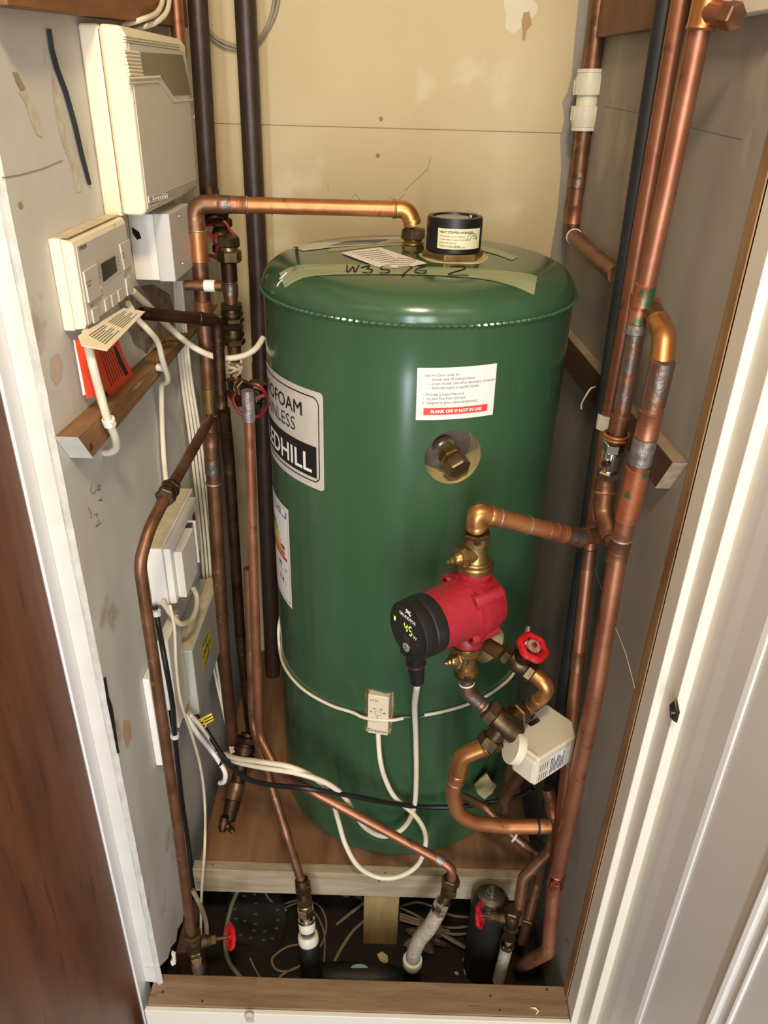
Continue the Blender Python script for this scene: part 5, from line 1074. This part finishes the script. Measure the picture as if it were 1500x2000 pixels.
cable('electric_cable', 'bright white cable hooking down from the wiring box to a black tie', [('X', 362, 1396, -.320), ('X', 385, 1432, -.300), ('Y', 412, 1465, .965), ('Y', 430, 1490, .955), ('Y', 440, 1510, .950), ('Y', 438, 1526, .955), ('Y', 430, 1529, .965)], .0088, M_cablew)
bpts = [('X', 382, 1396, -.318), ('Y', 402, 1425, .975), ('Y', 425, 1462, .950), ('Y', 450, 1495, .925), ('Y', 485, 1522, .895), ('Y', 530, 1533, .870), ('Y', 600, 1540, .852), ('Y', 680, 1553, .866), ('Y', 760, 1568, .888), ('Y', 830, 1576, .904), ('Y', 900, 1575, .910), ('Y', 960, 1566, .925), ('Y', 1010, 1556, .915), ('Y', 1040, 1540, .91)]
cable('electric_cable', 'long black cable crossing the front of the green cylinder', bpts, .0085, M_cableb)
cable('electric_cable', 'bright white cable running beside the black cable out of the wiring box', [('X', 372, 1396, -.319), ('X', 392, 1420, -.300), ('Y', 415, 1452, .97), ('Y', 440, 1480, .957), ('Y', 450, 1490, .95)], .0075, M_cablew)
pp_ = PLUG
cable('electric_cable', 'white cable from the black pump plug looping under and away to the left', [pp_+Vector((0, 0, .004)), pp_+Vector((0, .004, -.012)), ('Y', 810, 1380, .845), ('Y', 812, 1440, .885), ('Y', 813, 1520, .900), ('Y', 808, 1580, .902), ('Y', 788, 1617, .900), ('Y', 752, 1633, .897), ('Y', 716, 1618, .888), ('Y', 690, 1585, .878), ('Y', 672, 1555, .868), ('Y', 635, 1528, .858), ('Y', 580, 1510, .858), ('Y', 520, 1500, .875), ('Y', 470, 1490, .915), ('Y', 445, 1481, .950), ('Y', 425, 1466, .96)], .0088, M_cable)
cable('electric_cable', 'white cable from the small thermostat hanging in a loop over the platform edge', [th0+tn*.001-Z*.026, th0+tn*.002-Z*.040, ('Y', 742, 1480, .905), ('Y', 752, 1520, .903), ('Y', 772, 1558, .901), ('Y', 808, 1590, .897), ('Y', 828, 1620, .885), ('Y', 831, 1650, .872), ('Y', 815, 1690, .860), ('Y', 778, 1712, .855), ('Y', 738, 1713, .855), ('Y', 700, 1692, .860), ('Y', 675, 1650, .872), ('Y', 660, 1600, .885), ('Y', 650, 1568, .882), ('Y', 628, 1530, .868), ('Y', 575, 1500, .862), ('Y', 510, 1488, .880), ('Y', 462, 1481, .920), ('Y', 440, 1473, .950)], .0085, M_cable)
for (a, b, Yv), l in (((434, 1487, .948), 'black cable tie round the white cables low on the left'), ((448, 1483, .943), 'black cable tie holding the white cables where they turn right')):
    q = PY(a, b, Yv); d = Vector((.7, -.1, -.5)).normalized(); x, y, z = frame(d)
    tag(make('cable_tie', MB().tube([q+x*(.0085*math.cos(k*.4))+y*(.0075*math.sin(k*.4)) for k in range(16)], .0013, 6, closed=True), M_blk), l, 'cable tie')
q = PY(402, 1410, .968); t = thing('cable_tag', q, 'yellow warning tag wrapped round the black cable below the wiring box', 'tag')
P = [PY(x, y, .962) for x, y in ((386, 1406), (398, 1400), (413, 1392), (418, 1406), (404, 1414), (402, 1422), (391, 1424))]
tg = make('tag_sheet', MB().prism(P, (0, -.0006, 0)), M_inky, t)
mb = MB()
for (x0, y0, x1, y1) in ((398, 1405, 414, 1397), (400, 1410, 416, 1402), (390, 1412, 398, 1409), (392, 1418, 400, 1416)): mb.add([PY(x0, y0, .9612), PY(x1, y1, .9612), PY(x1, y1+2.4, .9612), PY(x0, y0+2.4, .9612)], [(0, 1, 2, 3)])
make('tag_writing', mb, M_ink, tg)
# dark flat strip in the wall crack above the programmer
c = [(92, 56), (98, 95), (108, 132), (126, 180), (143, 240), (158, 305), (172, 360)]
mb = MB(); cl = [PX(x, y, XL) for x, y in c]; wd = [.005, .006, .007, .0075, .0075, .007, .0045]
vs = []
for i, p in enumerate(cl): vs += [p+Vector((.0012, -wd[i]*.9, 0)), p+Vector((.0042, 0, 0)), p+Vector((.0012, wd[i]*.9, 0))]
mb.add(vs, [(3*i+k, 3*i+k+1, 3*i+k+4, 3*i+k+3) for i in range(len(cl)-1) for k in range(2)], 0, True)
mb.tube([p+Vector((.002, 0, 0)) for p in cl], .0018, 6)
tag(make('torn_strip', mb, mat('dark_slate_tape', (52, 58, 58), .5, col2=(30, 34, 40), scale=20)), 'dark slate coloured strip lodged in the torn left wall', 'strip')
# ------------------------------------------------------------------ under the platform
def vstack(t, c, d, parts):
    for nm_, prof, m, hexx in parts:
        mb = MB()
        if hexx: mb.hexn(c+d*prof[0], c+d*prof[1], prof[2])
        else: mb.lathe(prof, c, d, 24)
        make(nm_, mb, m, t)
def wheel_valve(label, c, down, stem_to, R):
    t = thing('stop_valve', c, label, 'valve'); dn = down.normalized(); sd = (stem_to-c); Ls = sd.length; sd.normalize()
    make('body', MB().lathe([(.010, -.016), (.0125, -.012), (.0135, 0), (.0125, .014), (.010, .018)], c, dn, 20).lathe([(.0095, .006), (.0105, .018), (.009, .019), (.009, .026)], c, sd, 18), M_brassd, t)
    make('nut', MB().hexn(c-dn*.026, c-dn*.014, .0142), M_brassd, t); make('nut', MB().hexn(c+dn*.014, c+dn*.026, .0142, rot=.7), M_brassd, t)
    make('gland_nut', MB().hexn(c+sd*.026, c+sd*.036, .0072), M_brass, t); make('stem', MB().cyl(c+sd*.036, c+sd*Ls, .0026, 12), M_brass, t)
    w = MB(); wheel(w, c+sd*Ls, sd, R, .0038, 8, .05, 4, hub=.34); make('handwheel', w, M_red, t)
    return t
dv = Vector((0, 0, -1))
c = PY(379, 1842, .755); w_ = PY(450, 1829, .779); wheel_valve('tarnished stop valve with a bright red wheel low on the left', c, dv, w_, .0175)
q = PY(384, 1862, .755); t = thing('flexible_hose', q+dv*.07, 'chrome ended hose connector below the left red wheel valve', 'hose')
make('collar', MB().lathe([(.0115, -.002), (.0125, .004), (.0115, .018)], q, dv, 20), M_chrome, t); make('tail', MB().lathe([(.0105, .018), (.0125, .024), (.0125, .05), (.0105, .08)], q, dv, 20), M_steel, t)
# centre-left connector
c = PY(593, 1737, .842); t = thing('pipe_connector', c+dv*.12, 'stack of brass, chrome and white plastic connectors under the narrow brown pipe', 'connector')
ax = (PY(606, 1870, .80)-c).normalized(); L_ = .012
make('elbow', MB().tube(fillet([c+Vector((-.004, .006, .018)), c, c+ax*.022], .012), .0115, 18), M_brassd, t)
make('nut', MB().hexn(c+Vector((-.002, .003, .010)), c+Vector((0, 0, -.004)), .0150), M_brassd, t)
make('nut', MB().hexn(c+ax*.016, c+ax*.027, .0140), M_brassd, t); make('ring', MB().lathe([(.0125, .028), (.0135, .030), (.0125, .034)], c, ax, 20), M_brass, t)
make('chrome_nut', MB().hexn(c+ax*.035, c+ax*.050, .0155), M_chrome, t)
make('chrome_body', MB().lathe([(.0125, .050), (.0125, .056), (.0145, .057), (.0145, .061)], c, ax, 20), M_chrome, t)
make('plastic_body', MB().lathe([(.0140, .061), (.0145, .064), (.0145, .076), (.0135, .078)], c, ax, 24), M_fitw, t)
make('grey_waist', MB().lathe([(.0125, .078), (.0125, .090)], c, ax, 20), M_steel, t)
make('plastic_nut', MB().lathe([(.0165, .086), (.0180, .090), (.0180, .100), (.0165, .104)], c, ax, 24), M_fitw, t)
make('black_tail', MB().lathe([(.0185, .104), (.0185, .18)], c, ax, 20), M_blkm, t)
# centre-right hose
c = PY(881, 1716, .818); ax = (PY(872, 1762, .81)-c).normalized()
t = thing('flexible_hose', PZ(805, 1880, .10), 'pale thick hose with chrome collar curving down from the slanting copper pipe', 'hose')
make('nut', MB().hexn(c-ax*.002, c+ax*.014, .0155), M_brassd, t); make('nut', MB().lathe([(.0125, .014), (.0125, .020)], c, ax, 20).hexn(c+ax*.020, c+ax*.032, .0148, rot=.7), M_brassd, t)
a_ = PY(866, 1760, .808); b_ = PY(848, 1800, .800); d_ = (b_-a_).normalized()
make('tail', MB().tube([c+ax*.030, a_, a_+d_*.004], .0098, 18), M_brassd, t)
make('chrome_collar', MB().lathe([(.0125, 0), (.0138, .002), (.0138, .022), (.0125, .026)], a_, d_, 8, rot=.2), M_chrome, t)
hp_ = smooth([a_+d_*.022, ('Y', 838, 1812, .797), ('Y', 820, 1834, .795), ('Y', 809, 1858, .795), ('Y', 806, 1876, .795)], 8)
make('hose', MB().tube(hp_, .0128, 20), M_hose, t)
q = PY(806, 1872, .795)
make('plastic_nut', MB().lathe([(.0135, 0), (.0165, .001), (.0172, .006), (.0172, .016), (.0150, .019)], q, dv, 24), M_fitw, t); make('black_tail', MB().lathe([(.0165, .019), (.0165, .06), (.018, .061), (.018, .10)], q, dv, 20), M_blkm, t)
# right valve
c = PY(1000, 1795, .80); wheel_valve('tarnished stop valve with a bright red wheel low on the right', c, PY(992, 1850, .80)-c, PY(938, 1787, .816), .0175)
q = PY(994, 1832, .80); ax = (PY(972, 1920, .79)-q).normalized()
t = thing('flexible_hose', q+ax*.10, 'grey hose with chrome collar running down from the right red wheel valve', 'hose')
make('chrome_collar', MB().lathe([(.0115, -.002), (.0122, .002), (.0122, .012), (.0105, .014)], q, ax, 20), M_chrome, t); make('nut', MB().hexn(q+ax*.012, q+ax*.024, .0125), M_steel, t)
make('hose', MB().tube([q+ax*.022, q+ax*.05+Vector((0, 0, 0)), q+ax*.11], .0105, 18), M_hose, t)
# small vessel with stepped chrome top
c = PY(960, 1752, .848); t = thing('small_vessel', Vector((c.x, c.y, .0601)), 'small dark pressure vessel with a stepped metal top under the platform edge', 'vessel')
make('shell', MB().lathe([(.024, 0), (.032, .010), (.034, .03), (.034, c.z-.06-.02), (.031, c.z-.06-.008), (.022, c.z-.06)], (c.x, c.y, .0602), (0, 0, 1), 32), mat('dark_vessel', (34, 30, 28), .4), t)
make('metal_top', MB().lathe([(.024, -.004), (.022, .004), (.014, .007), (.014, .011), (.010, .012), (.010, .017), (.0065, .018), (.0065, .024), (.004, .0245), (.004, .030), (0, .031)], c, (0, 0, 1), 28), M_steel, t)
# floor litter
ZF = .0603
def fl(x, y, h=0): return PZ(x, y, ZF+h)
for label, pts, D, m in (
    ('thick grey cable curving down past the left red wheel', [('Y', 472, 1722, .93), ('Z', 452, 1770, .10), ('Z', 440, 1830, .075), ('Z', 446, 1875, .07), ('Z', 470, 1910, .07)], .0085, M_cabled),
    ('thin cable arching down from the platform left of centre', [('Y', 516, 1722, .93), ('Z', 522, 1750, .12), ('Z', 545, 1772, .08), ('Z', 560, 1778, .075)], .005, M_cabled),
    ('pale wire looped wide round the connector stack', [('Z', 520, 1790, .07), ('Z', 545, 1770, .075), ('Z', 585, 1758, .08), ('Z', 622, 1768, .075), ('Z', 637, 1800, .07), ('Z', 632, 1836, .07), ('Z', 618, 1858, .07)], .0045, M_cabled),
    ('second pale wire arching just under the first behind the connector', [('Z', 516, 1802, .068), ('Z', 550, 1776, .068), ('Z', 590, 1764, .070), ('Z', 620, 1790, .07), ('Z', 634, 1830, .07), ('Z', 632, 1890, .07)], .004, M_cabled),
    ('pale wire loop lying on the floor left of the connector stack', [('Z', 590, 1844, .066), ('Z', 560, 1850, .066), ('Z', 532, 1872, .066), ('Z', 540, 1894, .066), ('Z', 566, 1896, .066), ('Z', 590, 1884, .066)], .0045, M_cabled),
    ('short wire end near the sill under the connector stack', [('Z', 545, 1908, .065), ('Z', 565, 1896, .064), ('Z', 584, 1888, .064)], .0045, M_cabled),
    ('white wire forked on the dark floor left of centre', [('Z', 488, 1872, .066), ('Z', 500, 1896, .066), ('Z', 510, 1912, .066)], .0035, M_cabled),
    ('white cable hanging behind the bent copper pipe at the lower left', [('Y', 376, 1738, .86), ('Y', 392, 1770, .85), ('Y', 402, 1800, .84), ('Y', 404, 1826, .83)], .0085, M_cabled),
    ('straight pale cable left of the centre post upper', [('Z', 657, 1806, .07), ('Z', 682, 1786, .07), ('Z', 712, 1762, .07)], .0065, M_cabled),
    ('straight pale cable left of the centre post lower', [('Z', 650, 1884, .068), ('Z', 668, 1850, .068), ('Z', 690, 1818, .068), ('Z', 712, 1798, .068)], .0065, M_cabled)):
    cable('floor_cable', label, pts, D, m)
fan = [([(781, 1770), (815, 1762), (850, 1772), (885, 1788), (925, 1792)], 'topmost pale cable of the fan right of the centre post'),
       ([(781, 1772), (820, 1792), (870, 1826), (910, 1850), (950, 1872), (975, 1880)], 'long pale cable sweeping from the post to the lower right'),
       ([(781, 1785), (830, 1800), (880, 1812), (925, 1808)], 'pale cable bending up to the red wheel valve'),
       ([(781, 1790), (830, 1806), (880, 1824), (926, 1822)], 'pale cable second from the bottom of the fan by the post'),
       ([(781, 1796), (840, 1814), (890, 1842), (930, 1862), (965, 1876)], 'lowest pale cable of the fan beside the post')]
for i, (pp, l) in enumerate(fan): cable('floor_cable', l, [('Z', x, y, .066+.005*i) for x, y in pp], .0052, M_cabled)
def blob(name, label, c, sc, m, cat, seed=1, n=.25):
    rg = random.Random(seed); mb = MB().sphere((0, 0, 0), 1, 24)
    k = [(rg.uniform(1.5, 4), rg.uniform(1.5, 4), rg.uniform(0, 6)) for _ in range(5)]
    vs = []
    for v in mb.v:
        f = 1+n*sum(math.sin(a*v.x*2+b*v.y*2+p+v.z*a) for a, b, p in k)/3; vs.append(Vector((v.x*f*sc[0], v.y*f*sc[1], max(v.z*f*sc[2], -sc[2]*.8)))+Vector(c))
    mb.v = vs; return tag(make(name, mb, m), label, cat)
c = fl(832, 1838); blob('crumpled_rag', 'crumpled dusty rag on the floor beside the pale hose', c+Vector((0, 0, .014)), (.036, .026, .016), M_rag, 'rag', 3, .45)
c = fl(688, 1742); blob('crumpled_rag', 'crumpled pale rag at the back left of the centre post', c+Vector((0, .01, .016)), (.032, .03, .02), M_rag, 'rag', 8, .45)
c = fl(930, 1872); blob('rubble_lump', 'flat dusty lump of mortar below the right red wheel', c+Vector((0, 0, .006)), (.026, .014, .008), M_rag, 'rubble', 5, .3)
for pts, l in (([(736, 1866), (746, 1860), (757, 1868), (758, 1880), (752, 1884), (742, 1878)], 'pale yellow foam scrap on the floor in front of the centre post'),
               ([(905, 1895), (918, 1891), (931, 1897), (924, 1906), (908, 1905)], 'diamond shaped foam scrap on the floor near the sill'),
               ([(886, 1900), (892, 1899), (897, 1904), (892, 1906)], 'tiny foam crumb on the floor beside the diamond shaped scrap')):
    P = [fl(x, y, .001) for x, y in pts]; tag(make('foam_scrap', MB().prism(P, (0, 0, .004)), M_foam, bevel=.001), l, 'foam scrap')
# black torch-like tool case with a teal badge just inside the sill
c = PZ(690, 1903, .115); t = thing('tool_case', (c.x, c.y, .061), 'low black tool case with a teal oval badge just behind the sill', 'tool case')
mb = MB(); prof = [(.0, -.085), (.012, -.084), (.022, -.07), (.026, -.03), (.027, .03), (.022, .07), (.010, .088), (0, .089)]
mb.lathe(prof, (c.x+.005, c.y+.010, .088), (1, 0, 0), 28)
make('shell', mb, M_blkm, t); mb = MB().box((c.x-.055, c.y-.01, .0612), (c.x+.06, c.y+.03, .08)); make('base', mb, M_blkm, t, bevel=.004)
q = PZ(702, 1892, .1135); make('badge', MB().lathe([(.0165, 0), (.0160, .0014), (0, .0016)], (0, 0, 0), (0, -.45, 1), 28), M_teal, t)
b_ = bpy.data.objects['badge']; 
for v in b_.data.vertices:
    w0 = v.co+Vector(t['_w']); v.co = Vector((q.x+w0.x, q.y+w0.y*.45, .1128+w0.z*.6+ -w0.y*.0))-Vector(t['_w'])
# dark studded mat standing behind the left wheel
rg = random.Random(11); c = fl(490, 1800)
t = thing('studded_mat', fl(495, 1840), 'dark crumpled mat with small pale studs behind the left red wheel', 'mat')
mb = MB(); nx, ny = 14, 12; vs = []
def mp(u, v): return Vector((c.x-.045+.11*u+.006*math.sin(v*5), c.y-.05+.10*v, .066+.035*v+.008*math.sin(u*7+v*3)+.004*math.sin(v*11)))
for i in range(nx+1):
    for j in range(ny+1): vs.append(mp(i/nx, j/ny))
for i in range(nx+1):
    for j in range(ny+1): vs.append(mp(i/nx, j/ny)+Vector((0, 0, -.004)))
n1 = (nx+1)*(ny+1)
fs = [(i*(ny+1)+j, (i+1)*(ny+1)+j, (i+1)*(ny+1)+j+1, i*(ny+1)+j+1) for i in range(nx) for j in range(ny)]
mb.add(vs, fs+[tuple(n1+k for k in f[::-1]) for f in fs], 0, True); make('sheet', mb, mat('dark_mat', (30, 27, 25), .8), t)
mb = MB()
for i in range(5):
    for j in range(6):
        if rg.random() < .8: p = mp(.12+.18*i+rg.uniform(-.03, .03), .1+.15*j); mb.sphere(p+Vector((0, 0, .001)), .0045, 10, sc=(1, .7, .5))
o = make('studs', mb, mat('pale_stud', (84, 76, 66), .6), t); o['kind'] = 'stuff'
tag(make('pipe_clip', MB().prism([PY(x, y, .735) for x, y in ((334, 1862), (342, 1866), (343, 1884), (336, 1888), (332, 1880), (337, 1876))], (0, .006, 0)), M_fitw, bevel=.001), 'broken cream clip at the bottom corner of the left wall', 'clip')
tag(make('floor_block', MB().box((-.345, .80, .0605), (-.32, .90, .17)), M_woodd, bevel=.002), 'dark wood block on the floor below the left wall', 'block')

for o in bpy.data.objects:
    if '_w' in o.keys(): del o['_w']
